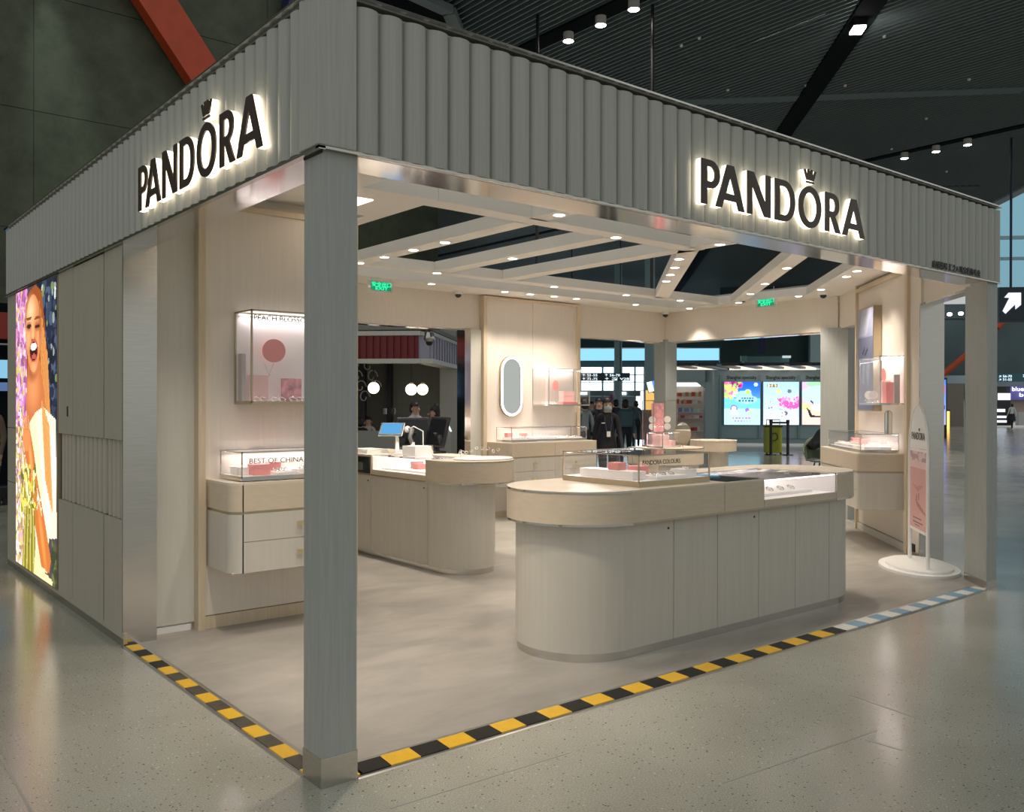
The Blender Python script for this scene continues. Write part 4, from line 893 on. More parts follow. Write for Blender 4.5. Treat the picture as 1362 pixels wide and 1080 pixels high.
V2 = glass_case('low glass case on the round end of the counter deep in the shop', Matrix.Translation((6.72,3.86,0)), -.27,.06,-.06,.20,1.062,1.25, M_CHROME, .012, energy=1.2)
gift_box('large blush gift box in the low case on the counter deep in the shop', Matrix.Translation((6.57,3.93,0)), -.09,.08,-.06,.06,1.082,1.22, M_BLUSH); gift_box('small blush gift box beside the large one on the counter deep in the shop', Matrix.Translation((6.71,3.92,0)), -.035,.05,-.06,.06,1.082,1.15, M_BLUSH)
om = thing('table_mirror', 'oval gold table mirror on a stand on the counter deep in the shop', 'mirror', (6.97,3.75,1.062))
mc = bp(908,577,'y',3.77); Nn = (CAM-mc); Nn.z = -.15; Nn.normalize(); Un = Vector((-Nn.y, Nn.x, 0)).normalized(); Vn = Nn.cross(Un)
MB().sweep([(.105*math.cos(a), .145*math.sin(a)) for a in [i*math.pi/16 for i in range(32)]], mc, Un, Vn, Nn, -.012, 0).build('gold_rim', M_GOLD, om, smooth=40)
MB().sweep([(.096*math.cos(a), .136*math.sin(a)) for a in [i*math.pi/16 for i in range(32)]], mc, Un, Vn, Nn, 0, .002).build('mirror_glass', M_LOOK, om, smooth=40)
MB().tube([mc-Nn*.012, mc-Nn*.10-Vector((0,0,.1)), (mc.x-Nn.x*.10,mc.y-Nn.y*.10,1.064)], .006, 6).build('stand', M_GOLD, om)
for k in range(2):
    q = bp(928+6*k, 594, 'z', 1.064); block('acrylic_holder', 'clear acrylic holder beside the oval table mirror', 'jewellery holder', Matrix.Translation((q.x-.1,q.y-.02,0)), -.03,.03,-.02,.02,1.062,1.062+.17-.05*k, M_ACR, 'acrylic holders')
# pedestal table further back
tp = thing('pedestal_table', 'round tan pedestal table near the back corner pillar', 'table', (9.0,5.1,0))
MB().lathe([(.0005,.90),(.34,.90),(.34,1.045),(.0005,1.045)], (9.0,5.05,0), 36).build('drum', M_TAN, tp, smooth=35); MB().lathe([(.0005,1.045),(.345,1.045),(.345,1.062),(.0005,1.062)], (9.0,5.05,0), 36).build('top', M_TOP, tp, smooth=35)
MB().lathe([(.0005,.02),(.14,.02),(.14,.90),(.0005,.90)], (9.07,5.0,0), 28).build('stem', M_BODY, tp, smooth=35); MB().lathe([(.0005,0),(.26,0),(.26,.03),(.0005,.03)], (9.05,5.0,0), 28).build('foot', M_STEEL, tp, smooth=35)

# ------------------------------------------------------------------ totem stand with pink poster
tc_ = bp(1221,752,'z',0.0); 
to = thing('totem_stand', 'white arched totem with a pink bracelet poster on an oval base', 'totem sign', (7.02,.98,0))
qL, qR = Vector((7.22,1.08,0)), Vector((6.93,.80,0))
qL = bp(1210,741,'z',.06); qR = bp(1234,757,'z',.06)
mid = (qL+qR)/2; ud = (qL-qR).normalized(); nd = Vector((-ud.y, ud.x, 0)); half = (qL-qR).length/2
if nd.dot(CAM-mid) < 0: nd = -nd
ang = math.atan2(ud.y, ud.x)
def oval(a, b, n=40): return [tuple((mid+ud*(a*math.cos(2*math.pi*i/n))+nd*(b*math.sin(2*math.pi*i/n)))[:2]) for i in range(n)]
MB().prism(oval(.55,.35), 0, .035).build('base_plate', M_WHITE, to, smooth=35, bev=.004); MB().prism(oval(.49,.29), .035, .055).build('base_step', M_WHITE, to, smooth=35)
hw = half; ht = 1.585
pts = [(-hw,.05)]+[(hw*math.cos(a)*-1, ht-hw*1.25+hw*1.25*math.sin(a)) for a in [i*math.pi/16 for i in range(17)]]+[(hw,.05)]
MB().tube([mid+ud*p_[0]+Vector((0,0,p_[1]-mid.z*0)) - Vector((0,0,mid.z)) for p_ in pts], .018, 8).build('tube_frame', M_WHITE, to, smooth=60)
m0 = Vector((mid.x, mid.y, 0)); Ux = Vector((0,0,1)).cross(nd)
arch = [(-hw+.01,1.17),(hw-.01,1.17)]+[((hw-.01)*math.cos(a), ht-hw*1.25+(hw-.01)*1.25*math.sin(a)) for a in [i*math.pi/14 for i in range(15)]]
MB().sweep(arch, m0, Ux, (0,0,1), nd, -.006, .006).build('arch_board', M_WHITE, to)
MB().sweep([(-hw+.015,.36),(hw-.015,.36),(hw-.015,1.165),(-hw+.015,1.165)], m0, Ux, (0,0,1), nd, -.008, .006).build('poster_board', M_WHITE, to)
P = Paint(36, 56, (.86,.66,.65)); P.rect(0,0,1,.13,(.84,.70,.72)); P.blobs(0,0,1,.12,[(.90,.80,.82),(.74,.58,.62)],40,.09,asp=.5); P.rect(0,.13,1,.22,(.93,.80,.80))
P.poly([(.1,.42),(.45,.46),(.5,.44),(.9,.42),(.5,.52)], (.78,.56,.56)); P.poly([(.35,.62),(.55,.66),(.95,.76),(.98,.80),(.6,.74),(.42,.70)], (.70,.48,.45)); P.ell(.42,.60,.03,.05,(.62,.42,.42)); P.ell(.55,.58,.03,.05,(.62,.42,.42))
P.rect(.2,.86,.72,.875,(.55,.36,.38)); P.rect(.2,.905,.8,.935,(.50,.32,.34)); P.rect(.3,.955,.6,.965,(.6,.42,.42))
P.build('poster_print', printed('blush_print'), to, m0+Ux*(-hw+.04)+Vector((0,0,1.14))+nd*.0075, Ux*(2*hw-.08), (0,0,-.75), label='pink poster of a hand with bracelets')
text('PANDORA', 'lettering', .10, mat('sign_ink', (.05,.045,.04), .5), to, m0+Ux*(-.24)+nd*.008+Vector((0,0,1.255)), Ux, (0,0,1), .001, wid=.48)
outline('crown_mark', [[(p_[0]*.09, p_[1]*.09) for p_ in L] for L in CROWN], MATS['sign_ink'], to, m0+Ux*.045+Vector((0,0,1.235)), Ux*1.0, (0,0,1), .007, .009)
sk = thing('wall_socket', 'small dark socket near the floor on the pale panel behind the totem', 'socket', (*diag(1.66,.09), .10))
dprism(1.62,1.70,.085,.10,.05,.13).build('plate', M_DARK, sk)

# ================================================================== terminal hall
HZ = 9.0
M_SLAT = mat('slat_teal', (.17,.22,.235), .5); M_VOID = mat('ceiling_void', (.008,.011,.014), .9, spec=.05); M_BAND = mat('ceiling_band', (.10,.15,.16), .6)
EA, EB, EC = bp(571,3,'z',HZ), bp(597,15,'z',HZ), bp(608,40,'z',HZ); EA = EA+(EA-EB)*3
def ceil_end(x):
    for p_, r_ in ((EA,EB),(EB,EC),(EC,Vector((15.7,22,0)))):
        if x <= r_.x: return p_.y+(x-p_.x)*(r_.y-p_.y)/(r_.x-p_.x)
    return 105
hc = tag(MB().prism([(EA.x,EA.x-21.93),tuple(EA[:2]),tuple(EB[:2]),tuple(EC[:2]),(15.7,22),(15.7,110),(75,110),(75,53.07)], HZ+.10, HZ+.3).build('ceiling', M_VOID, None), 'dark terminal ceiling of thin parallel slats', kind='structure')
s0 = None
for k in range(190):
    x = 5.0+k*.155
    if x < EA.x+.1: continue
    if s0 is None: s0 = MB().box(-.014,.014,0,1,0,.085).build('slat', M_SLAT, hc)
    else: s0 = s0.copy(); COL.objects.link(s0)
    s0.location = (x, x-21.93, HZ); s0.scale = (1, ceil_end(x)-x+21.93, 1)
far_ = MB()
for k in range(230): far_.box(34.45+k*.155-.014, 34.45+k*.155+.014, 34.45+k*.155-21.93, 100, HZ, HZ+.085)
far_.build('far_slats', M_SLAT, hc, kind='stuff')
MB().prism([(EA.x,EA.x-22.2),(75,52.8),(75,53.3),(EA.x,EA.x-21.7)], HZ-.06, HZ+.35).build('ceiling_edge', mat('ceiling_edge', (.30,.38,.42), .5), hc)
def cbar(px0, py0, px1, py1, w, m_, z0, z1, name, ext0=0, ext1=0):
    a, b = bp(px0,py0,'z',HZ), bp(px1,py1,'z',HZ); d = (b-a).normalized(); a = a-d*ext0; b = b+d*ext1; n = Vector((-d.y,d.x,0))*w/2
    return MB().prism([tuple((a-n)[:2]),tuple((b-n)[:2]),tuple((b+n)[:2]),tuple((a+n)[:2])], z0, z1).build(name, m_, hc)
cbar(1162,0,1040,180,.46,M_VOID,HZ-.05,HZ+.02,'service_channel',6,34)
cbar(905,136,1362,119,.42,M_BAND,HZ-.02,HZ+.03,'ceiling_strip',6,0)
cbar(1240,251,1300,249.5,.6,mat('strip_dark', (.04,.065,.07), .6),HZ-.02,HZ+.03,'ceiling_strip',10,0)
MB().prism([(10.10,-11),(10.52,-11),(10.52,14),(10.10,13.4)], HZ-.03, HZ+.02).build('light_channel', M_VOID, hc); MB().prism([(23.66,2),(23.92,2),(23.92,70),(23.66,70)], HZ-.03, HZ+.02).build('light_channel', M_VOID, hc)
# bulkhead at the ceiling's start above the service wall
a = [bp(571,3,'z',HZ-.1), bp(597,15,'z',HZ-.1), bp(608,40,'z',HZ-.1)]
bh = MB(); q = [tuple(p_[:2]) for p_ in a]; q = [tuple(bp(470,-45,'z',HZ-.1)[:2]) if False else (q[0][0]-2*(q[1][0]-q[0][0]), q[0][1]-2*(q[1][1]-q[0][1])), *q[1:], tuple((bp(608,40,'z',HZ-.1)+Vector((1.6,2.6,0)))[:2]), tuple(bp(510,40,'z',HZ-.1)[:2]), tuple(bp(468,-12,'z',HZ-.1)[:2])]
tag(MB().prism(q, HZ-.12, HZ+.2).build('ceiling_bulkhead', M_VOID, None), 'dark bulkhead where the slatted ceiling begins', kind='structure')
for (p_, r_) in ((q[0],q[1]),(q[1],q[2])):
    A_, B_ = Vector((*p_,0)), Vector((*r_,0)); d = (B_-A_).normalized(); n = Vector((-d.y,d.x,0))*.12
    MB().prism([tuple((A_-n)[:2]),tuple((B_-n)[:2]),tuple((B_+n)[:2]),tuple((A_+n)[:2])], HZ-.16, HZ-.02).build('bulkhead_trim', M_SLAT, bpy.data.objects['ceiling_bulkhead'])
# spotlights in the ceiling
M_SPOT = emis('spot_lens', (1,.95,.85), 30)
def spotlight(px, py, big=False, en=350, group='ceiling spotlights', row='in the row of three above the fascia'):
    p_ = bp(px, py, 'z', HZ-.2)
    lab = 'large bright square floodlight on the dark service channel of the hall ceiling' if big else 'white cylinder spotlight under the ceiling slats '+row
    t = thing('ceiling_spotlight', lab, 'spotlight', p_, 0, None if big else 'ceiling spotlights '+row)
    if big:
        MB(Matrix.Translation(p_) @ Matrix.Rotation(math.radians(45),4,'Z')).box(-.19,.19,-.12,.12,.02,.16).build('housing', M_BLACK, t); MB(Matrix.Translation(p_) @ Matrix.Rotation(math.radians(45),4,'Z')).box(-.17,.17,-.11,.11,-.02,.02).build('lens', M_SPOT, t)
    else:
        MB().lathe([(.10,.03),(.105,.0),(.105,.24),(.0005,.24)], p_, 18).build('housing', mat('spot_housing', (.55,.55,.53), .4), t, smooth=40); MB().lathe([(.0005,-.015),(.07,-.012),(.095,.02),(.0005,.025)], p_, 18).build('lens', M_SPOT, t, smooth=40)
    if en: lamp('SPOT', p_-Vector((0,0,.06)), en, (1,.93,.82), aim=(p_.x,p_.y,0), parent=t, angle=80, blend=.8, rad=.12, name='spot_lamp')
for (x, y) in ((756,55),(799,34),(843,13),(1203,211),(1245,202),(1287,193)): spotlight(x, y, row='in the row of three above the fascia' if x < 900 else 'in the far row of three')
spotlight(1141,40,True,700)
for (x, y) in ((577,6),(1072,115),(930,52),(968,121),(1176,50),(1124,115),(1289,107),(1232,159),(1186,199),(1259,229),(906,62)):   # tiny sprinkler-like ceiling points
    p_ = bp(x, y, 'z', HZ-.03); tag(MB(Matrix.Translation(-p_)).lathe([(.0005,0),(.03,.0),(.035,.04),(.0005,.05)], p_, 10).build('ceiling_sensor', mat('sensor_white', (.85,.86,.86), .4), None), 'tiny white sensor dot on the slatted hall ceiling', 'sensor', 'ceiling sensors').location = p_
sl = bp(980,65,'z',HZ-.02); s2_ = bp(1098,18,'z',HZ-.02); tag(MB().cyl(sl, s2_, .012, n=6).build('glinting_rail', mat('rail_glint', (.80,.83,.90), .2, 1), None), 'thin bright rail glinting between the ceiling slats', 'rail')
for (px, py, pb) in ((715,20,None),(868,6,None)):
    p_ = bp(px, py, 'z', HZ); tag(MB().cyl(p_, (p_.x,p_.y,3.4), .03, n=8).build('hanging_rod', M_BLACK, None), 'thin black rod hanging from the slatted ceiling beside the row of three spotlights' if px < 800 else 'thin black rod hanging between the spotlight row and the glinting ceiling rail', 'rod')
# concrete wall on the service side
def conc_wall():
    m = bpy.data.materials.new('dark_concrete'); m.use_nodes = True; nt = m.node_tree; b = nt.nodes['Principled BSDF']; L = nt.links.new
    tc = nt.nodes.new('ShaderNodeTexCoord'); n1 = nt.nodes.new('ShaderNodeTexNoise'); n1.inputs['Scale'].default_value = 1.1; n1.inputs['Detail'].default_value = 10; n1.inputs['Roughness'].default_value = .7
    L(tc.outputs['Object'], n1.inputs[0]); r = nt.nodes.new('ShaderNodeValToRGB'); r.color_ramp.elements[0].color = (.034,.044,.024,1); r.color_ramp.elements[1].color = (.085,.10,.062,1)
    r.color_ramp.elements[0].position = .35; r.color_ramp.elements[1].position = .72
    L(n1.outputs[0], r.inputs[0]); L(r.outputs[0], b.inputs['Base Color']); b.inputs['Roughness'].default_value = .6
    bu = nt.nodes.new('ShaderNodeBump'); bu.inputs['Strength'].default_value = .25; L(n1.outputs[0], bu.inputs['Height']); L(bu.outputs[0], b.inputs['Normal']); return m
M_DC = conc_wall(); YW = 22.0
cw = thing('wall_concrete', 'tall dark green-grey concrete wall behind the service side of the kiosk', None, (4,YW,0), kind='structure')
box('wall_core', M_DC, cw, -14, 15.66, YW+.03, YW+.5, 0, 21)
for i, (x0, x1) in enumerate(((-14,-4.4),(-4.4,3.22),(3.22,9.5),(9.5,15.69))):
    for z0, z1 in ((0,3.0),(3.0,6.0),(6.0,9.03),(9.03,12.05),(12.05,15.1),(15.1,18.1),(18.1,21)): box('concrete_panel', M_DC, cw, x0+.008, x1-.008, YW+.002*((i+int(z0))%2), YW+.05, z0+.008, z1-.008)
# wash light from a fixture on the wall top (the pale streak on the concrete)
fx = bp(45,-235,'y',YW-1.0)
t = thing('wall_washer', 'spotlight washing a pale streak down the dark concrete wall', 'spotlight', (fx.x,fx.y,fx.z)); MB().cyl((fx.x,fx.y,fx.z), (fx.x,fx.y,fx.z+.25), .1, n=14).build('housing', M_BLACK, t); MB().box(fx.x-.05,fx.x+.05,fx.y,YW,fx.z+.1,fx.z+.16).build('bracket', M_BLACK, t)
lamp('SPOT', (fx.x,fx.y,fx.z-.05), 1500, (.85,1,.90), aim=(fx.x+1.0,YW-.05,fx.z-8.5), parent=t, angle=19, blend=.9, rad=.05, name='wall_washer_lamp_offscreen')
for (A_, B_, C_, D_, m_, lab) in (((185,0),(237,0),(290,88),(258,112),mat('orange_steel', (.46,.055,.012), .45, var=.1, scale=2),'slanted orange-red steel strut before the dark concrete wall'),):
    P4 = [bp(*A_,'y',YW-.6), bp(*B_,'y',YW-.6), bp(*C_,'y',YW-.6), bp(*D_,'y',YW-.6)]
    d1 = (P4[0]-P4[3]).normalized(); P4[3] = P4[3]-d1*6; P4[2] = P4[2]-d1*6; P4[0] += d1*3; P4[1] += d1*3
    tag(MB().sweep([(p_.x,p_.z) for p_ in P4], (0,YW-.6,0), (1,0,0), (0,0,1), (0,1,0), 0, .45).build('steel_strut', m_, None), lab, 'strut')
P4 = [bp(x,y,'y',YW-.6) for x, y in ((392,-40),(424,-40),(412,12),(380,26))]
tag(MB().sweep([(p_.x,p_.z) for p_ in P4], (0,YW-.6,0), (1,0,0), (0,0,1), (0,1,0), 0, .45).build('steel_strut', mat('navy_steel', (.015,.02,.10), .45), None), 'dark navy steel strut before the concrete wall above the fascia corner', 'strut')

# ------------------------------------------------------------------ far hall seen through and beside the kiosk, in hall axes
def hb(name, m_, par, px0, py0, px1, py1, v, dv=.1, bev=0):       # box whose front face covers the given part of the plane at v
    (u0, z1), (u1, z0) = at(px0, py0, v), at(px1, py1, v)
    return MB(M_UV).box(u0, u1, v, v+dv, z0, z1).build(name, m_, par, bev=bev)
def hthing(name, lab, cat, px, v, group=None, kind=None, z=0): return thing(name, lab, cat, uvz(uof(px, v), v, z), math.radians(-45), group, kind)

# red-fronted cafe with globe lamps
VC = 20.0
M_RED = mat('red_corrugated', (.20,.012,.018), .45); M_LAV = mat('lavender_corrugated', (.38,.36,.48), .5); M_CAFE = mat('cafe_tile', (.34,.34,.29), .45, var=.04, scale=3); M_CREAM = mat('cafe_white', (.62,.62,.58), .5)
uc = uof(556, VC); zt0, zb0 = zof(556,446,VC), zof(556,477,VC)
cf = thing('red_cafe', 'cafe with a dark red ribbed fascia, seen through the kiosk back opening', 'shop front', uvz(uc-2, VC, 0), math.radians(-45))
u0 = uof(440, VC)
MB(M_UV).box(u0-2, uc, VC+.04, VC+.25, zb0, zt0).build('fascia_board', M_RED, cf)
r0 = None; n = int((uc-u0+2)/.16)
for k in range(n):
    if r0 is None: r0 = MB(M_UV).box(u0-2+.01, u0-2+.10, VC, VC+.05, zb0, zt0).build('fascia_rib', M_RED, cf)
    else:
        c = r0.copy(); COL.objects.link(c); c.parent = cf; c.location = r0.location+Vector((k*.16,0,0))
MB(M_UV).box(u0-2, uc+.06, VC-.03, VC+.3, zb0-.10, zb0).build('bottom_rail', M_CREAM, cf); MB(M_UV).box(u0-2, uc+.06, VC-.03, VC+.3, zt0, zt0+.10).build('top_rail', M_CREAM, cf)
MB(M_UV).box(uc, uc+.25, VC+.06, VC+9, zb0, zt0).build('side_fascia', M_LAV, cf)
r0 = None
for k in range(24):
    if r0 is None: r0 = MB(M_UV).box(uc+.25, uc+.29, VC+.1, VC+.30, zb0, zt0).build('side_rib', M_LAV, cf)
    else:
        c = r0.copy(); COL.objects.link(c); c.parent = cf; c.location = r0.location+Vector((0,k*.36,0))
MB(M_UV).box(uc-.05, uc+.34, VC, VC+9, zb0-.10, zb0).build('bottom_rail', M_CREAM, cf); MB(M_UV).box(uc-.05, uc+.34, VC, VC+9, zt0, zt0+.08).build('top_rail', M_CREAM, cf)
VB = VC+5
MB(M_UV).box(u0-3, uof(606,VB), VB, VB+.2, 0, 4).build('tiled_wall', M_CAFE, cf)
for k in range(22): MB(M_UV).box(uof(504,VB)+k*.17, uof(504,VB)+k*.17+.008, VB-.004, VB, .9, 3.2).build('tile_joint', mat('tile_joint', (.28,.28,.24), .5), cf)
for k in range(14): MB(M_UV).box(uof(524,VB), uof(600,VB), VB-.004, VB, .9+k*.17, .908+k*.17).build('tile_joint', MATS['tile_joint'], cf)
MB(M_UV).box(uof(518,VB), uof(523,VB), VB-.3, VB, 0, 3.6).build('dark_post', M_BLACK, cf); MB(M_UV).box(uof(585,VB-1), uof(608,VB-1), VB-1, VB, 0, 3.2).build('return_wall', M_CREAM, cf)
MB(M_UV).box(u0-3, uof(500,VB), VB-1.2, VB-1.0, .0, 3.2).build('dark_panel', mat('cafe_dark', (.03,.02,.02), .5), cf)
MB(M_UV).box(u0-3, uc+.2, VC+.3, VB, 3.3, 3.4).build('cafe_ceiling', mat('cafe_ceiling', (.25,.25,.24), .6), cf)
MB(M_UV).box(u0-3, uof(600,VC+.6), VC+.5, VC+.6, 0, .95).build('low_screen', mat('cafe_screen', (.30,.30,.28), .5), cf)
for k in range(2): MB(M_UV).box(uof(512+9*k,VB)-.05, uof(512+9*k,VB)+.12, VB-.03, VB, zof(515,551,VB), zof(515,543,VB)).build('wall_plate', M_STEEL, cf)
# swirl of white ironwork on the dark panel
for k in range(7):
    a0 = uof(470+5*k, VB-1.2); zz = 2.6-.28*(k % 4)
    MB(M_UV).tube([(a0+.16*math.cos(t_)*(1-t_/9), VB-1.24, zz+.2*math.sin(t_)*(1-t_/9)) for t_ in [i*.5 for i in range(14)]], .018, 6).build('white_scroll', mat('scroll_white', (.6,.58,.55), .5), cf)
M_GLOBE = emis('globe_glow', (1,.84,.60), 2.4)
for (px, py) in ((497,516),(547,518),(562,518)):
    v = VC+1.2+(.5 if px == 562 else 0); u, z_ = at(px, py, v); o = uvz(u, v, z_)
    g = thing('globe_lamp', 'round glowing white globe pendant in the red-fronted cafe', 'pendant lamp', o, 0, 'cafe globe lamps')
    MB().ball(o, .14, n=20, k=14).build('globe', M_GLOBE, g, smooth=60); MB().cyl(o+Vector((0,0,.12)), o+Vector((0,0,.17)), .05, n=12).build('cap', M_GOLD, g); MB().cyl(o+Vector((0,0,.16)), (o.x,o.y,3.3), .008, n=6).build('cord', M_BLACK, g)
pc_ = uvz(at(571,452,VC-.8)[0], VC-.8, zof(571,452,VC-.8))
t = thing('security_camera', 'grey bullet dome camera before the lavender side of the cafe', 'security camera', pc_)
MB().lathe([(.0005,.16),(.09,.16),(.12,.06),(.12,0),(.06,-.06),(.0005,-.06)], pc_, 18).build('housing', M_STEEL, t, smooth=50); MB().ball(pc_-Vector((0,0,.05)), .08, k=6, z0=-1, z1=.2).build('lens_dome', M_BLACK, t, smooth=60); MB().tube([pc_+Vector((0,0,.16)), pc_+Vector((0,0,.26)), uvz(uc+.15,VC+.05,zt0+.06)], .025, 6).build('arm', M_BLACK, t)
t = thing('menu_column', 'bright blue-white advertising pillar beyond the lavender cafe side', 'advertising pillar', uvz(uof(615,27), 27, 0)); q0, q1 = uof(609,27), uof(620,27)
MB(M_UV).box(q0, q1, 27, 27.4, 0, zof(612,490,27)).build('body', M_CREAM, t)
P = Paint(10, 60, (.45,.72,.88)); P.blobs(0,0,1,1,[(.25,.5,.7),(.8,.92,1),(.35,.62,.8)],120,.12,asp=.15)
P.build('glowing_print', printed('pillar_light', 1.0), t, uvz(q0+.02,26.98,zof(612,492,27)), UU*(q1-q0-.04), (0,0,-zof(612,492,27)+.1))
t = thing('cafe_sign', 'blue-white lit letter A on the low cafe counter', 'sign', uvz(uof(587,VC), VC, .95)); MB(M_UV).box(uof(582,VC), uof(592,VC), VC+.3, VC+.4, .9, zof(587,578,VC)).build('board', mat('blue_board', (.35,.55,.62), .5), t); text('A', 'lettering', .38, emis('blue_letter', (.8,.95,1), 1.2), t, uvz(uof(583.5,VC), VC+.28, .95), UU, (0,0,1), .004)

# daylight window wall far behind, with round columns
VW = 62.0
M_SKYW = emis('daylight_glass', (.80,.93,1.0), 2.6); M_SKYB = emis('blue_glass', (.26,.60,.86), 1.0); M_MULL = mat('mullion_blue', (.25,.40,.47), .5)
ww = thing('window_1', 'bright daylit window wall at the far end of the hall', None, uvz(uof(820,VW), VW, 0), math.radians(-45), kind='structure')
for (x0, x1) in ((640,771),(771,800),(803,816),(828,843),(846,856),(868,905)): hb('glass_pane', M_SKYW, ww, x0, 488, x1, 519, VW)
for (x0, x1) in ((640,771),(771,800),(803,816),(828,843),(846,856),(868,905)): hb('glass_pane', M_SKYW, ww, x0, 520.5, x1, 562, VW)
for x in (801.5,817,827,844.5,857,867,772): hb('mullion', M_MULL, ww, x-.9, 486, x+.9, 566, VW-.3, .3)
for y in (487,519.7,498,508): hb('mullion', M_MULL, ww, 640, y, 930, y+.8, VW-.2, .2)
hb('upper_glazing', M_SKYB, ww, 640, 463, 960, 482, VW+.2); hb('upper_glazing', M_SKYB, ww, 640, 452, 955, 463, VW+.2); hb('blue_bulkhead', mat('bulkhead_blue', (.12,.30,.38), .5), ww, 640, 480, 960, 488, VW-.8)
hb('wall_below', mat('hall_blue_wall', (.24,.42,.50), .5), ww, 560, 556, 960, 582, VW+.3)
hb('dark_beam', mat('beam_dark', (.03,.08,.10), .5), ww, 600, 440, 960, 462, VW-6, 1.)
M_COLB = mat('column_blue', (.34,.50,.56), .5)
for (px, w, v) in ((822,10,48),(864,13,40)):
    u = uof(px, v); rr = w/2/FPX*v*1.02
    tag(MB().cyl(uvz(u,v,0), uvz(u,v,9), rr, n=24).build('hall_column', M_COLB, None, smooth=40), 'tall round blue-grey hall column before the bright window wall' if px == 822 else 'tall round hall column beside the yellow shop corner', 'column')
# hanging gate sign
VS = 30.0
M_SIGN = mat('sign_navy', (.012,.035,.055), .4); M_SGT = emis('sign_text', (.78,.92,1), 1.1)
gs = hthing('gate_sign', 'dark hanging gate sign with numbers 51-55 and 71-75 before the windows', 'gate sign', 805, VS, z=zof(805,507,VS))
hb('sign_board', M_SIGN, gs, 745, 496, 838, 506.5, VS, .2)
def stext(s, px, py, pxw, size_px, par, v=VS, m_=None):
    u, z_ = at(px, py, v); text(s, 'lettering', size_px/FPX*v*1.35, m_ or M_SGT, par, uvz(u, v-.02, z_), UU, (0,0,1), .004, wid=(uof(px+pxw, v)-u))
stext('↑ 51-55', 774, 500.5, 20, 3.2, gs); stext('↑ 71-75', 774, 505.5, 20, 3.2, gs); stext('↑ 56-70', 804, 500.5, 20, 3.2, gs); stext('↑ ✈ V28', 804, 505.5, 32, 3.2, gs)
for px in (760, 825): MB().cyl(uvz(uof(px,VS),VS+.1,zof(px,497,VS)), uvz(uof(px,VS),VS+.1,HZ), .02, n=6).build('hanger_rod', M_BLACK, gs)
# duty shops row under the windows
VR = 52.0
ds = hthing('shop_row', 'distant shop row with small white lit signs under the windows', 'shop front', 800, VR)
hb('fascia', mat('row_fascia', (.22,.32,.36), .5), ds, 740, 520, 852, 527, VR, .5); hb('back_wall', mat('row_wall', (.42,.50,.54), .5), ds, 740, 527, 846, 574, VR+2)
for (x0, x1) in ((771,781),(818,833)): hb('lit_sign', emis('row_sign', (.9,.97,1), 1.6), ds, x0, 521.5, x1, 525, VR-.1)
hb('magenta_banner', mat('magenta_cloth', (.45,.06,.20), .6), ds, 811, 525, 815, 539, VR-.3); hb('shelf_unit', mat('row_shelf', (.16,.22,.26), .5), ds, 772, 540, 846, 552, VR+1.5, .3)
# yellow shop corner with a tilted screen
VY = 34.0
ys = hthing('shop_corner', 'shop corner with a warm yellow lit wall beside the round column', 'shop front', 866, VY)
hb('lit_panel', emis('yellow_light', (.95,.58,.16), .75), ys, 859, 519, 874, 545, VY); hb('white_wall', mat('shop_white', (.62,.70,.74), .5), ys, 874, 495, 884, 560, VY-.5, .4); hb('lower_wall', mat('shop_grey', (.30,.33,.35), .5), ys, 845, 545, 884, 585, VY+.05)
a_, z_ = at(859,512,VY-1); MS = M_UV @ Matrix.Translation((a_+.1, VY-1, z_-.3)) @ Matrix.Rotation(-.25,4,'Y')
scn = thing('tilted_screen', 'small tilted blue and white screen above the yellow shop corner', 'screen', MS.translation); MB(MS).box(0,.42,0,.06,0,.42).build('casing', M_BLACK, scn); MB(MS).box(.02,.22,-.01,0,.02,.40).build('screen_pane', emis('pale_screen', (.7,.9,1), 1.1), scn); MB(MS).box(.22,.40,-.01,0,.02,.40).build('screen_pane', emis('blue_screen', (.12,.25,.9), 1.0), scn); MB(MS).tube([(.2,.05,.2),(.2,.5,.0),(.55,.75,-.25)], .03, 6).build('bracket', M_BLACK, scn)

# "Shanghai specialty" shop wall with light boxes
VSH = 35.0
M_SHW = mat('shop_teal_wall', (.44,.58,.63), .45); M_SHF = mat('shop_teal_frame', (.32,.45,.50), .45)
sh = hthing('specialty_shop', 'pale teal shop wall holding three glowing Shanghai specialty posters', 'shop front', 1020, VSH)
hb('wall_board', M_SHW, sh, 946, 492, 1240, 591, VSH, .4)
for x in (958.5, 1010.5, 1063): hb('pilaster', M_SHF, sh, x-1.4, 499, x+1.4, 583, VSH-.06, .1); hb('poster_frame', M_SHF, sh, x+2, 506.5, x+49, 566, VSH-.05, .08)
hb('skirting', M_SHF, sh, 946, 583, 1240, 584.2, VSH-.08, .1); hb('corner_strip', mat('strip_grey', (.50,.58,.60), .4), sh, 944, 492, 950, 591, VSH-.2, .3)
for x in (964.5, 1016.5, 1069.5):
    u, z_ = at(x+2, 504.2, VSH); text('Shanghai specialty', 'lettering', .19, mat('shop_ink', (.03,.045,.05), .5), sh, uvz(u, VSH-.012, z_), UU, (0,0,1), .004, wid=uof(x+41.5,VSH)-u)
def lbox(lab, x0, x1, P):
    t = hthing('light_box', lab, 'light box', (x0+x1)/2, VSH-.1, 'specialty shop light boxes', z=zof(x0,565,VSH))
    hb('casing', M_SHW, t, x0-.6, 507.4, x1+.6, 565.6, VSH-.14, .095)
    (ua, za), (ub, zb) = at(x0,508,VSH-.15), at(x1,565,VSH-.15); P.build('glowing_print', M_PRINTL, t, uvz(ua,VSH-.15,za), UU*(ub-ua), (0,0,zb-za))
M_PRINTL = printed('light_box_print', 1.15)
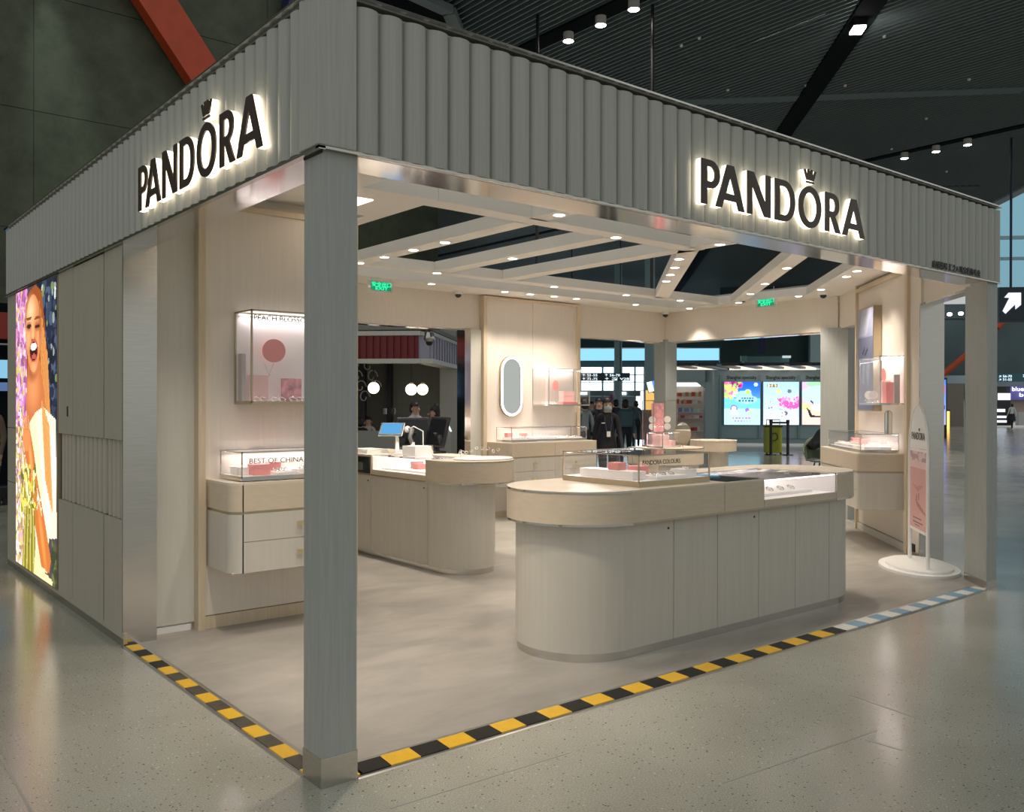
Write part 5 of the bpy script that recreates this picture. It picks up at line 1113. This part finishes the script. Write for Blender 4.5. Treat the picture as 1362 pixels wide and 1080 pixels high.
P = Paint(48, 58, (.1,.4,.9)).grad((.05,.35,.90), (.80,.96,1.0)); P.rect(0,.38,1,1,(.45,.82,.98)); P.ell(.55,.30,.22,.10,(.62,.88,.98)); P.ell(.66,.23,.09,.06,(.70,.90,.98)); P.ell(.66,.24,.055,.045,(.75,.90,.25)); P.ell(.62,.41,.30,.10,(.66,.92,1)); P.rect(.30,.36,.90,.38,(.8,.97,1),.0)
P.blobs(0,0,.48,.12,[(.95,.25,.6),(.98,.85,.3),(.9,.4,.7),(.6,.9,.4),(.98,.7,.8),(.55,.1,.5)],46,.05); P.blobs(0,.1,.34,.36,[(.9,.95,.4),(.95,.5,.7),(.98,.9,.6),(.65,.9,.5),(.7,.85,.98)],50,.05); P.ell(.88,.06,.06,.05,(.75,.85,.98))
for k in range(5): P.rect(.47+.075*k,.36,.52+.075*k,.40,(.25,.40,.55)); P.rect(.40+.09*k,.42,.45+.09*k,.46,(.25,.42,.58))
P.rect(0,.62,1,1,(.72,.95,1.)); P.ell(.27,.62,.10,.09,(.55,.50,.80)); P.ell(.27,.63,.07,.065,(.86,.90,.98)); P.poly([(.18,.66),(.38,.66),(.42,.77),(.14,.77)],(.80,.88,.98)); P.ell(.64,.66,.06,.05,(.60,.45,.80)); P.ell(.72,.69,.09,.025,(.85,.88,.55))
for k in range(6): P.rect(.22+.09*k,.82,.28+.09*k,.86,(.75,.45,.65)); P.rect(.30+.08*k,.905,.33+.08*k,.93,(.65,.5,.7))
lbox('glowing blue poster with flowers and a white cloud, first on the specialty wall', 963.5, 1011, P)
P = Paint(48, 58, (.72,.85,.98)); P.grad((.66,.82,.98),(.84,.90,1)); P.rect(.10,.045,.40,.125,(.45,.38,.28)); [P.ell(.15+.095*k,.085,.035,.03,c) for k, c in enumerate(((.95,.9,.7),(.98,.75,.6),(.9,.8,.6)))]
P.ell(.43,.22,.07,.06,(.86,.92,.60)); P.ell(.73,.215,.055,.05,(.40,.45,.50)); P.blobs(.45,.36,1,.62,[(.98,.55,.80),(.95,.35,.68),(.98,.70,.88)],60,.035); P.blobs(.6,.45,1,.6,[(.96,.35,.68)],30,.04); P.ell(.63,.73,.06,.05,(.38,.42,.45)); P.ell(.57,.74,.05,.04,(.95,.85,.80)); P.blobs(.05,.4,.9,.9,[(.55,.5,.62),(.35,.38,.45),(.85,.6,.75)],26,.018)
P.poly([(.1,.86),(1,.80),(1,1),(0,1)], (.88,.93,1))
lbox('glowing pale blue poster with pink petals, second on the specialty wall', 1015.5, 1062.5, P)
P = Paint(48, 58, (.78,.80,.95)); P.grad((.86,.72,.90),(.98,.80,.78)); P.ell(.6,.05,.5,.08,(.62,.86,.66)); P.ell(.55,.30,.6,.22,(.74,.86,.99)); P.rect(0,.60,1,1,(.97,.80,.76)); P.ell(.75,.66,.5,.14,(.80,.88,.70)); P.ell(.75,.60,.52,.10,(.88,.94,.92)); P.ell(.1,.58,.16,.08,(.85,.85,.60)); P.poly([(.12,.60),(.22,.66),(.28,.78),(.62,.80),(.98,.76),(.98,.80),(.6,.84),(.22,.82)], (.12,.10,.13)); P.poly([(.25,.42),(.33,.50),(.30,.52),(.22,.44)], (.25,.22,.30)); P.rect(.05,.94,.6,.955,(.75,.4,.45))
lbox('glowing pastel poster with a dark brush stroke, third on the specialty wall', 1067, 1114.5, P)
# canopy frame over the specialty shop
cn = hthing('shop_canopy', 'black slatted canopy frame over the specialty shop wall', 'canopy', 1000, VSH, z=3)
hb('front_beam', M_BLACK, cn, 893, 482.5, 1108, 486, VSH-2.2, .2)
for k in range(7):
    a = uof(893+30*k, VSH-2.2); MB(M_UV).sweep([(0,0),(.25,0),(1.45,-.0),(1.2,0)], (0,0,0), (1,0,0), (0,1,0), (0,0,1), 0, 0) if False else None
    zz = zof(950,486,VSH-2.2); z2 = zof(950,492,VSH)
    MB(M_UV).add([(a,VSH-2.2,zz+.06),(a+.18,VSH-2.2,zz+.06),(a+1.5,VSH,z2+.06),(a+1.25,VSH,z2+.06),(a,VSH-2.2,zz-.02),(a+.18,VSH-2.2,zz-.02),(a+1.5,VSH,z2-.02),(a+1.25,VSH,z2-.02)], [(0,1,2,3),(7,6,5,4),(0,4,5,1),(1,5,6,2),(2,6,7,3),(3,7,4,0)]).build('canopy_slat', mat('canopy_grey', (.35,.40,.42), .4), cn)
for px in (915, 1003, 1052): 
    u, z_ = at(px, 488.5, VSH-.6); MB(M_UV).box(u-.9, u+.9, VSH-.7, VSH-.5, z_-.10, z_+.12).build('warm_panel', emis('canopy_light', (1,.85,.72), .9), cn)
# arched shop full of red and white boxes
VA = 33.0
ar = hthing('souvenir_shop', 'bright souvenir shop with a pale arched doorway', 'shop front', 915, VA)
hb('fascia_wall', M_SHW, ar, 886, 492, 946, 508, VA, .3); hb('jamb', M_SHW, ar, 938, 492, 948, 592, VA, .5)
(ua, za), (ub, zb) = at(938.5,508,VA), at(926,508,VA); MB(M_UV).prism([(ua,VA),(ub,VA),(ua,VA+.3)], 0, .01) if False else None
MB(M_UV).sweep([(ub,za+.02),(ua,za+.02),(ua,za-.22)], (0,VA,0), (1,0,0), (0,0,1), (0,1,0), 0, .3).build('arch_corner', M_SHW, ar)
hb('glowing_jamb', emis('jamb_light', (.80,.93,1), .9), ar, 936.8, 512, 938.4, 586, VA+.3, .1); hb('back_wall', mat('shop_back', (.75,.66,.58), .5), ar, 887, 508, 938, 592, VA+2); hb('header_light', emis('header_glow', (.85,.95,1), 1.3), ar, 880, 509, 932, 514, VA+1.6)
Rs = random.Random(8)
for r_, (y0, hh, cols) in enumerate(((527,7,[(.75,.10,.06),(.85,.30,.15),(.80,.65,.45)]),(537,6,[(.75,.12,.08),(.80,.45,.35),(.85,.80,.75)]),(548,7,[(.25,.30,.70),(.35,.40,.80),(.55,.70,.65),(.80,.80,.85)]),(556,5,[(.60,.08,.08),(.80,.55,.55),(.85,.85,.85)]),(573,7,[(.55,.03,.06),(.85,.80,.75),(.60,.10,.12)]))):
    hb('shelf', mat('shelf_white', (.75,.70,.66), .5), ar, 898, y0, 936, y0+1, VA+1.4, .4)
    x = 899
    while x < 930.5:
        w = Rs.uniform(2.5,5.5); c = Rs.choice(cols); p_ = uvz(uof(x+w/2,VA+1.45), VA+1.45, zof(x,y0,VA+1.45))
        o = hb('souvenir_box', mat('box_%02d%02d%02d' % tuple(int(q*99) for q in c), c, .5), None, x, y0-hh*Rs.uniform(.6,1), x+w-.4, y0, VA+1.45, .2)
        tag(o, 'boxed souvenir on the %s shelf of the arched souvenir shop' % ['top','second','middle','fourth','bottom'][r_], 'box', 'souvenir boxes'); x += w
# dark upper wall above the shops, kiosk roof, blue-lit clerestory
dk = thing('wall_hall', 'dark teal upper wall of the hall above the shops', None, uvz(uof(1030,60), 60, 5), math.radians(-45), kind='structure')
M_DT = mat('dark_teal_wall', (.035,.070,.078), .6, var=.15, scale=.6); M_DT2 = mat('teal_wall_mid', (.075,.12,.135), .6, var=.1, scale=.5)
hb('wall_panel', M_DT, dk, 958, 380, 1078, 492, 58, .5); hb('wall_panel', M_DT2, dk, 583, 180, 735, 452, 70, .5); hb('pale_pier', mat('pier_blue', (.45,.60,.66), .5), dk, 1078, 380, 1130, 486, 57, .5); hb('navy_strut', mat('navy_steel', (.015,.02,.10), .45), dk, 1010, 440, 1018, 470, 56, .3)
hb('wall_panel', M_DT, dk, 1110, 300, 1216, 600, 60, .5)
t = hthing('roof_kiosk', 'small teal glazed kiosk roof with a pale sign above the specialty shop', 'kiosk roof', 1015, 54, z=zof(1015,480,54)); hb('glass_box', mat('kiosk_teal', (.10,.25,.27), .3), t, 990, 474, 1050, 482, 54, 1.); hb('end_panel', mat('kiosk_teal_l', (.18,.35,.36), .3), t, 985.5, 473.5, 994, 481, 53.8, .2); hb('pale_sign', emis('pale_sign', (.7,.85,.88), .6), t, 1041, 473, 1052, 476, 53.8, .1)
# green suitcase with barrier posts, shell chair with coat
VL = 29.0
su = hthing('suitcase', 'large lime green suitcase standing behind a barrier belt', 'suitcase', 1029, VL); (u0, z0_), (u1, z1_) = at(1017.5,600.5,VL), at(1040.5,565,VL)
z0_ = 0; MB(M_UV).box(u0,u1,VL,VL+.32,.03,z1_).build('shell', mat('lime_shell', (.42,.46,.03), .4), su, bev=.05)
for k in range(6): MB(M_UV).box(u0+.06+k*(u1-u0-.12)/6, u0+.09+k*(u1-u0-.12)/6, VL-.012, VL+.01, .12, z1_-.08).build('shell_rib', mat('lime_rib', (.36,.40,.03), .4), su)
MB(M_UV).tube([(u0+.06,VL+.1,z1_-.05),(u0+.06,VL+.1,z1_+.16),(u1-.06,VL+.1,z1_+.16),(u1-.06,VL+.1,z1_-.05)], .016, 6).build('pull_handle', M_BLACK, su); MB(M_UV).box(u0-.01,u1+.01,VL-.008,VL+.33,z1_-.08,z1_-.03).build('strap', M_BLACK, su)
MB(M_UV).tube([((u0+u1)/2+.02+.10*math.cos(a),VL-.016,.55+.12*math.sin(a)) for a in [i*math.pi/10 for i in range(20)]], .012, 6, closed=True).build('round_mark', M_BLACK, su)
for s in (.06, .5): MB(M_UV).cyl((u0+s,VL+.05,.04),(u0+s,VL+.05,0), .03, n=8).build('wheel', M_BLACK, su)
for px, lab in ((1025.5,'black belt barrier post before the lime green suitcase'),(1048,'black belt barrier post beside the lime green suitcase')):
    u = uof(px, VL-.5); t = thing('barrier_post', lab, 'barrier post', uvz(u,VL-.5,0)); MB(M_UV).cyl((u,VL-.5,0),(u,VL-.5,1.07), .045, n=12).build('post', M_BLACK, t); MB(M_UV).cyl((u,VL-.5,0),(u,VL-.5,.03), .18, .16, 20).build('foot', M_BLACK, t); MB(M_UV).cyl((u,VL-.5,1.0),(u,VL-.5,1.10), .055, n=12).build('belt_head', M_BLACK, t)
    if px < 1030: MB(M_UV).box(u, uof(1048,VL-.5), VL-.52, VL-.48, .98, 1.04).build('belt', M_BLACK, t)
VCH = 19.0; uch, zch = at(1092,600,VCH)
chair = thing('shell_chair', 'pale green shell chair behind the pillar, with a dark coat on it', 'chair', uvz(uch+.15,VCH,0))
b = MB(M_UV)
n_, k_ = 20, 8; vs = []; fs = []
for j in range(k_+1):
    t_ = j/k_
    for i in range(n_+1):
        a = math.pi*(.9+1.2*i/n_) if False else math.pi*(i/n_); r = .40+.06*t_
        vs.append((uch+.15-r*math.cos(a)*1.05, VCH+.35*math.sin(a)*(.7+.5*t_), .42+t_*(.18+.36*math.sin(a))))
for j in range(k_):
    for i in range(n_): q_ = j*(n_+1)+i; fs.append((q_,q_+1,q_+n_+2,q_+n_+1))
sh_ = b.add(vs, fs).build('shell', mat('shell_green', (.24,.30,.20), .5), chair, smooth=60); so_ = sh_.modifiers.new('thick', 'SOLIDIFY'); so_.thickness = .03
MB(M_UV).lathe([(.0005,.40),(.36,.40),(.42,.44),(.36,.47),(.0005,.48)], (uch+.15,VCH,0), 24).build('seat', mat('seat_grey', (.28,.30,.28), .6), chair, smooth=50)
for sx in (-1,1):
    for sy in (-1,1): MB(M_UV).cyl((uch+.15+.22*sx,VCH+.2*sy,.41),(uch+.15+.30*sx,VCH+.28*sy,0), .014, n=8).build('leg', M_BLACK, chair)
co = MB(M_UV); Rc = random.Random(2)
vs = []; fs = []
for j in range(9):
    for i in range(14):
        x = -.32+.72*i/13; y = -.25+.5*j/8; zc = .62+.40*math.exp(-((x-.05)/.30)**2)*(.6+.4*j/8)+.03*math.sin(9*x+5*y)+Rc.uniform(-.012,.012)-.16*max(0,-x-.1)
        vs.append((uch+.15+x, VCH+y, zc))
for j in range(8):
    for i in range(13): q_ = j*14+i; fs.append((q_,q_+1,q_+15,q_+14))
coat = co.add(vs, fs).build('coat', mat('coat_black', (.012,.013,.016), .8), None, smooth=60); so_ = coat.modifiers.new('thick','SOLIDIFY'); so_.thickness = -.12; tag(coat, 'crumpled dark coat thrown over the pale green shell chair', 'coat')
bag = MB(M_UV).ball((uch+.20,VCH-.30,.60), .24, .16, .13, n=18, k=10).build('bag', mat('bag_grey', (.16,.18,.18), .7), None, smooth=60); tag(bag, 'grey soft bag on the shell chair in front of the dark coat', 'bag')

# far right of the hall: dark wall with red struts, screens, shops
VF = 68.0
hb('wall_panel', M_DT2, dk, 1216, 452, 1500, 532, VF, .5); hb('wall_panel', M_DT2, dk, 1216, 405, 1500, 452, VF+.02, .5); hb('pale_band', mat('band_pale', (.42,.56,.62), .5), dk, 1216, 499.5, 1302, 511, VF-1, .3); hb('pale_frame', mat('frame_pale', (.36,.55,.66), .4), dk, 1247.5, 398, 1252.5, 500, VF-1.2, .2); hb('brown_pier', mat('pier_brown', (.22,.19,.16), .5), dk, 1258, 510, 1282, 577, VF-2, .6); hb('pale_post', mat('post_pale', (.55,.65,.68), .4), dk, 1284, 510, 1288, 577, VF-1.8, .2); hb('pale_post', MATS['post_pale'], dk, 1291, 510, 1293.5, 577, VF-1.8, .2)
# bright clerestory to the right of the fascia
w2 = thing('window_2', 'pale blue daylit glazing high above the far end of the hall', None, uvz(uof(1345,72), 72, 8), math.radians(-45), kind='structure')
for (y0, y1) in ((120,262),(262,314),(316,342),(344,405)): 
    for (x0, x1) in ((1300,1392),(1394,1480)): hb('glass_pane', emis('clerestory', (.24,.47,.57), .62), w2, x0, y0, x1, y1, 72)
for y in (315, 343): hb('mullion', M_MULL, w2, 1300, y-.7, 1480, y+.7, 71.7, .3)
for (a0, a1, lab) in (((1254,498),(1300,460),'thin red-brown diagonal strut before the far dark wall beyond the totem'),((1326,436),(1362,398),'red diagonal strut of the far wall behind the arrow sign')):
    p0, p1 = at(*a0, VF-1.5), at(*a1, VF-1.5); tag(MB(M_UV).tube([(p0[0],VF-1.5,p0[1]),(p1[0]+1.5*(p1[0]-p0[0])*(a0[0]>1300),VF-1.5,p1[1]+1.5*(p1[1]-p0[1])*(a0[0]>1300))], .22, 8).build('steel_strut', MATS['orange_steel'], None), lab, 'strut')
for (px, py) in ((1263,418),(1278,417)):
    u, z_ = at(px, py, 66); tag(MB().ball(uvz(u,66,z_), .17, .17, .13, n=12, k=8).build('hall_spotlight', emis('far_spot', (1,.97,.92), 6), None), 'small white spotlight on the far dark wall beyond the doorway', 'spotlight', 'far wall spotlights')
hb('light_rail', M_BLACK, dk, 1252, 423.5, 1300, 425, 66, .2)
sc2 = hthing('video_screen', 'tall blue video screen beyond the side doorway', 'screen', 1254, 44); hb('casing', M_BLACK, sc2, 1243, 502.5, 1259.5, 583, 44, .25); P = Paint(12, 44, (.30,.50,.95)).grad((.25,.50,.95),(.66,.68,.98)); P.poly([(.3,.28),(.9,.1),(.95,.3),(.5,.36)], (.85,.35,.35)); P.poly([(0,.5),(.5,.6),(.3,.72),(0,.62)], (.25,.22,.35)); P.poly([(.4,.62),(.85,.55),(.95,.62),(.6,.75)], (.28,.25,.40))
(ua, za), (ub, zb) = at(1244,505,43.98), at(1258,565,43.98); P.build('glowing_print', printed('screen_light', 1.1), sc2, uvz(ua,43.98,za), UU*(ub-ua), (0,0,zb-za))
fl_ = hthing('warm_sign', 'slim orange lit sign on the brown pier beyond the side doorway', 'sign', 1261, 60); hb('sign_body', M_BLACK, fl_, 1258.5, 545, 1264, 577, 60, .2); hb('glow_panel', emis('amber_glow', (1,.52,.10), 2.2), fl_, 1259.3, 547, 1263, 573, 59.9, .1)
# arrow sign hanging
VAR = 26.0
asn = hthing('arrow_sign', 'dark hanging sign with a white arrow beside the kiosk fascia end', 'gate sign', 1352, VAR, z=zof(1345,426,VAR)); hb('sign_board', M_SIGN, asn, 1329, 382, 1440, 424, VAR, .25); hb('sign_lower', mat('sign_teal', (.02,.05,.065), .4), asn, 1329, 424, 1440, 428, VAR+.02, .2)
u, z_ = at(1345.5, 402, VAR); k_ = FPX/VAR; A_ = [(-11,-11),(-7.5,-14.5),(4,-2.8),(4.5,-9),(11,-3.5),(11,12),(-4,12),(-9,6),(-3,5.5)]
MB(M_UV).sweep([(u+p_[0]/k_, z_+p_[1]/k_) for p_ in A_], (0,VAR-.02,0), (1,0,0), (0,0,1), (0,1,0), 0, .015).build('arrow', emis('arrow_white', (.80,.82,1), .95), asn)
MB().cyl(uvz(uof(1346,VAR),VAR+.1,zof(1346,384,VAR)), uvz(uof(1346,VAR),VAR+.1,HZ), .035, n=8).build('hanger_rod', mat('rod_navy', (.01,.015,.05), .4), asn)
g2 = hthing('gate_sign', 'teal hanging gate sign with numbers 56-70 and 51-55 beyond the slanted pillar', 'gate sign', 1345, 56, z=zof(1345,507,56)); hb('sign_board', mat('sign_teal_l', (.03,.13,.18), .4), g2, 1322, 496.5, 1420, 507.5, 56, .2)
stext('↗ 56-70', 1328, 502, 17, 3.2, g2, 56); stext('↗ 51-55', 1328, 506.3, 17, 3.2, g2, 56); stext('70-75', 1360, 501.5, 14, 3.2, g2, 56)
fs_ = hthing('far_shops', 'far duty shops with bright white and violet signs beyond the slanted pillar', 'shop front', 1350, 66)
hb('upper_wall', mat('far_wall', (.20,.27,.32), .5), fs_, 1315, 507, 1500, 514, 66); hb('dark_unit', M_BLACK, fs_, 1326, 514, 1344, 566, 66, .4); hb('counter_wall', mat('far_warm', (.55,.42,.34), .5), fs_, 1344, 530, 1420, 562, 66.5); hb('violet_sign', mat('violet_board', (.10,.09,.30), .5, emit=.3), fs_, 1344, 514, 1420, 532, 65.9); hb('white_screen', emis('far_screen', (.78,.85,1), 1.2), fs_, 1328, 523, 1344, 532, 65.8, .1); hb('white_screen', MATS['far_screen'], fs_, 1326, 544, 1337, 548, 65.8, .1)
for (y0, y1) in ((553,556),(559,562)): hb('white_screen', MATS['far_screen'], fs_, 1326, y0, 1339, y1, 65.8, .1)
hb('shop_desk', mat('far_desk', (.55,.55,.56), .5), fs_, 1355, 548, 1420, 566, 64, .5)
stext('blued', 1345.5, 520, 20, 5.5, fs_, 65.7, emis('far_letters', (.85,.85,1), 1.8)); stext('bl', 1355, 527.5, 8, 5, fs_, 65.7, MATS['far_letters'])

# far left edge: dark hall with red shop and screens
lf = thing('side_shop', 'dark shop with a red fascia and small screens beyond the service wall', 'shop front', (-4.3,16,0))
YL = 13.0
def lbx(name, m_, px0, py0, px1, py1, y, d=.2, par=None):
    a, b = bp(px0,py0,'y',y), bp(px1,py1,'y',y); return MB().box(a.x,b.x,y,y+d,b.z,a.z).build(name, m_, par)
YL = 13.6
lbx('dark_wall', M_VOID, -120, 395, 40, 700, YL+.1, .2, lf); lbx('red_fascia', mat('shop_red', (.30,.025,.02), .5), -120, 408, 40, 452, YL-.4, .3, lf); lbx('pale_rail', M_CREAM, -120, 452, 40, 459, YL-.45, .3, lf); lbx('blue_screen', emis('side_screen', (.25,.55,.75), .8), -20, 478, 10, 503, YL-.1, .05, lf); lbx('lit_shelf', emis('side_shelf', (.15,.25,.5), .5), -40, 508, 10, 520, YL-.1, .05, lf)
lug = thing('suitcase', 'dark wheeled suitcase at the far end of the service wall', 'suitcase', bp(4,664,'z',0)); q = bp(4,672,'z',0); MB().box(q.x-.25,q.x+.12,q.y,q.y+.25,.06,.30).build('shell', M_BLACK, lug, bev=.03); MB().cyl((q.x+.05,q.y-.02,.06),(q.x+.05,q.y+.03,.06), .06, n=14).build('wheel', M_BLACK, lug)

# ================================================================== people
SKIN = mat('skin', (.55,.34,.24), .55); HAIR = mat('hair_black', (.012,.010,.010), .5)
def person(lab, base, face, H=1.70, top=(.02,.02,.025), legs=(.015,.015,.02), pose='walk', mask=None, hairlong=False, extra=None, skirt=False, group=None):
    """one continuous skinned body; face = heading angle"""
    s = H/1.70; base = Vector(base); t = thing('person', lab, 'person', base, face, group)
    M = world_of(t)
    J = {}; R = {}; E = []
    def j(n, x, y, z, r, par=None):
        J[n] = Vector((x,y,z))*s; R[n] = r*s
        if par: E.append((par, n))
    sit = pose == 'sit'; dz = -.42 if sit else 0; st = .16 if pose == 'walk' else .02
    j('pelvis',0,0,.95+dz,.13); j('waist',0,0,1.08+dz,.115,'pelvis'); j('chest',0,.01,1.27+dz,.118,'waist'); j('neckb',0,0,1.40+dz,.075,'chest'); j('neck',0,0,1.46+dz,.048,'neckb'); j('head',0,.012,1.555+dz,.085,'neck'); j('crown',0,.0,1.635+dz,.068,'head')
    for k, sg in (('l',1),('r',-1)):
        sw = sg*(1 if pose == 'walk' else 0)
        j('sh'+k,.145*sg,0,1.375+dz,.055,'neckb')
        if sit: j('el'+k,.22*sg,.10,1.10+dz,.045,'sh'+k); j('wr'+k,.10*sg,.33,1.08+dz,.032,'el'+k); j('ha'+k,.05*sg,.40,1.09+dz,.034,'wr'+k)
        else: j('el'+k,.195*sg,-.03-.07*sw,1.10,.046,'sh'+k); j('wr'+k,.21*sg,.06-.16*sw,.87,.033,'el'+k); j('ha'+k,.21*sg,.08-.18*sw,.80,.036,'wr'+k)
        hy = J['ha'+k]/s; d = (J['ha'+k]-J['wr'+k]).normalized()
        for fi, (ox, ln) in enumerate(((-.022,.07),(-.007,.085),(.008,.08),(.022,.065))):
            j('f%d%s' % (fi,k), hy.x, hy.y+ox, hy.z, .012, 'ha'+k) if False else j('f%d%s' % (fi,k), hy.x+d.x*ln+.004*sg, hy.y+d.y*ln+ox, hy.z+d.z*ln, .009, 'ha'+k)
        j('th'+k, hy.x-.012*sg+d.x*.03, hy.y+.035+d.y*.03, hy.z+d.z*.03, .010, 'ha'+k)
        if sit: j('kn'+k,.11*sg,.42,.55,.07,'hp'+k) if False else None
        if sit: j('hp'+k,.10*sg,.05,.52,.10,'pelvis'); j('kn'+k,.11*sg,.44,.52,.065,'hp'+k); j('an'+k,.11*sg,.44,.10,.042,'kn'+k); j('to'+k,.11*sg,.58,.045,.04,'an'+k)
        else: j('hp'+k,.09*sg,.0,.88,.10,'pelvis'); j('kn'+k,.095*sg,.05+st*.7*sg,.50,.066,'hp'+k); j('an'+k,.095*sg,-.02+st*1.3*sg,.09+(.03 if sg < 0 and pose == 'walk' else 0),.043,'kn'+k); j('to'+k,.10*sg,.12+st*1.3*sg,.045,.04,'an'+k)
    names = list(J); me = bpy.data.meshes.new('body'); me.from_pydata([J[n] for n in names], [(names.index(a),names.index(b)) for a, b in E], [])
    o = bpy.data.objects.new('body', me); COL.objects.link(o)
    sm = o.modifiers.new('skin','SKIN'); sk = me.skin_vertices[0].data
    for i, n in enumerate(names): sk[i].radius = (R[n], R[n]*(.78 if n in ('chest','waist','pelvis','neckb') else 1)); sk[i].use_root = (n == 'pelvis')
    sb = o.modifiers.new('sub','SUBSURF'); sb.levels = 1; sb.render_levels = 1
    bpy.context.view_layer.update(); m2 = bpy.data.meshes.new_from_object(o.evaluated_get(bpy.context.evaluated_depsgraph_get())); bpy.data.objects.remove(o, do_unlink=True)
    m2.materials.clear()
    tm = mat('cloth_%03d_%03d_%03d' % tuple(int(c*255) for c in top), top, .8); lm = mat('cloth_%03d_%03d_%03d' % tuple(int(c*255) for c in legs), legs, .8)
    for q in (SKIN, tm, lm, M_BLACK): m2.materials.append(q)
    for p_ in m2.polygons:
        best = min(names, key=lambda n: (J[n]-p_.center).length-R[n]*.8); z_ = p_.center.z
        p_.material_index = 0 if best in ('head','crown','neck') or best[:2] in ('ha','th') or (best[0] == 'f' and best[1].isdigit()) else (3 if best[:2] == 'to' else (2 if best[:2] in ('hp','kn','an') or best == 'pelvis' else 1))
    m2.shade_smooth(); b = bpy.data.objects.new('body', m2); link(b, t)
    Mh = M @ Matrix.Translation(J['head'])
    MB(Mh).ball((0,-.022*s,.035*s), .094*s, .098*s, .098*s, n=18, k=9, z0=.18, z1=1).build('hair', HAIR, t, smooth=60)
    MB(Mh).ball((0,-.045*s,-.01*s), .09*s, .075*s, (.20 if hairlong else .095)*s, n=16, k=9).build('hair_back', HAIR, t, smooth=60)
    MB(Mh).cyl((0,.075*s,.0), (0,.112*s,-.028*s), .012*s, .016*s, 8).build('nose', SKIN, t, smooth=60)
    for sg in (-1,1):
        MB(Mh).ball((.032*sg*s,.086*s,.012*s), .011*s, .008*s, .007*s, n=8, k=6).build('eye', M_BLACK, t); MB(Mh).ball((.088*sg*s,.0,-.01*s), .012*s, .022*s, .03*s, n=8, k=6).build('ear', SKIN, t, smooth=60)
    if mask: MB(Mh).ball((0,.048*s,-.045*s), .070*s, .068*s, .052*s, n=16, k=10).build('face_mask', mat('mask_'+lab[:6], mask, .7), t, smooth=60)
    else: MB(Mh).box(-.025*s,.025*s,.088*s,.094*s,-.062*s,-.052*s).build('mouth', mat('lips', (.35,.12,.10), .5), t)
    if skirt: MB(M).lathe([(.15*s,1.0*s+dz),(.19*s,.8*s+dz),(.24*s,.55*s+dz),(.0005,.55*s+dz)], (0,0,0), 18, 1, .8).build('skirt', lm, t, smooth=50)
    if extra: extra(t, M, s)
    return t
toward = math.atan2(-S2, -S2)-math.pi/2     # facing the camera's end of the hall (body looks along local +y)
away = toward+math.pi
def badge(t, M, s):
    MB(M).box(-.03,.03,.125,.135,1.05,1.14).build('badge', M_WHITE, t); MB(M).box(.06,.12,.115,.125,1.27,1.285).build('name_pin', M_SILVER, t)
    MB(M).tube([(-.03,.13,1.14),(-.06,.12,1.30),(-.05,.04,1.43)], .005, 6).build('lanyard', mat('lanyard_blue', (.05,.08,.2), .6), t); MB(M).tube([(.03,.13,1.14),(.06,.12,1.30),(.05,.04,1.43)], .005, 6).build('lanyard', MATS['lanyard_blue'], t)
def hp(px, v): return uvz(uof(px, v), v, 0)
person('person in a black suit and pale mask walking towards the kiosk with a badge', hp(808,14.9), toward+.15, 1.71, (.012,.012,.018), (.010,.010,.014), 'walk', (.30,.42,.42), extra=badge)
person('person in a black jacket walking just behind the masked one', hp(797,19), toward, 1.74, (.012,.012,.016), (.012,.012,.016), 'walk')
person('person in a grey sweater and black trousers near the gate sign', hp(777,18.5), away+.6, 1.72, (.16,.20,.22), (.012,.012,.014), 'stand')
def pack(t, M, s): MB(M).box(-.17,.17,-.30,-.12,1.0,1.42).build('backpack', mat('pack_blue', (.03,.07,.10), .7), t, bev=.05)
person('person in a dark blue jacket with a backpack walking away under the windows', hp(832,23), away, 1.72, (.03,.09,.13), (.012,.02,.035), 'walk', extra=pack)
person('person in dark clothes standing far off behind the masked person', hp(819,28), away+.3, 1.74, (.02,.03,.05), (.02,.02,.03), 'stand')
person('person in a pale jacket far off beside the wall-hung case', hp(786.5,27), toward, 1.68, (.25,.32,.36), (.02,.025,.03), 'walk')
person('person in dark clothes far off by the round column', hp(846,33), away, 1.72, (.08,.13,.16), (.03,.04,.05), 'walk')
person('person in black beside the yellow shop corner', hp(882,31), away-.4, 1.70, (.012,.012,.014), (.012,.012,.014), 'stand')
person('person with short dark hair and white shirt standing behind the payment screens', hp(552,15.6), toward+1.0, 1.64, (.55,.55,.55), (.05,.05,.06), 'stand')
person('person in a black coat with long dark hair standing behind the payment screens', hp(578,15.0), toward-1.3, 1.56, (.012,.012,.014), (.02,.02,.02), 'stand', hairlong=True)
person('person in a white jacket seated by the dark cafe panel', uvz(uof(490,VC+2.4),VC+2.4,0), toward, 1.68, (.55,.50,.46), (.25,.05,.04), 'sit')
person('person in black seated with the back turned by the dark cafe panel', uvz(uof(480,VC+1.4),VC+1.4,0), away, 1.66, (.015,.015,.02), (.02,.02,.02), 'sit')
person('person in a pale shirt and short dark skirt walking towards the far duty shops', hp(1346,60), away, 1.66, (.60,.68,.70), (.02,.02,.03), 'walk', skirt=True)
pl_ = bp(-3,700,'y',11.5); person('person in brown at the far end of the service wall', (pl_.x-.1,11.5,0), toward, 1.72, (.13,.09,.06), (.02,.02,.02), 'stand')
for (px, v) in ((490,VC+2.4),(480,VC+1.4)):
    c = uvz(uof(px,v),v,0); t = thing('cafe_stool', 'plain cafe stool under a seated guest', 'stool', c, 0, 'cafe stools'); MB().cyl(c+Vector((0,0,.38)), c+Vector((0,0,.43)), .19, n=18).build('seat', M_BLACK, t); MB().cyl(c, c+Vector((0,0,.38)), .03, n=8).build('stem', M_BLACK, t); MB().cyl(c, c+Vector((0,0,.02)), .17, n=18).build('foot', M_BLACK, t)
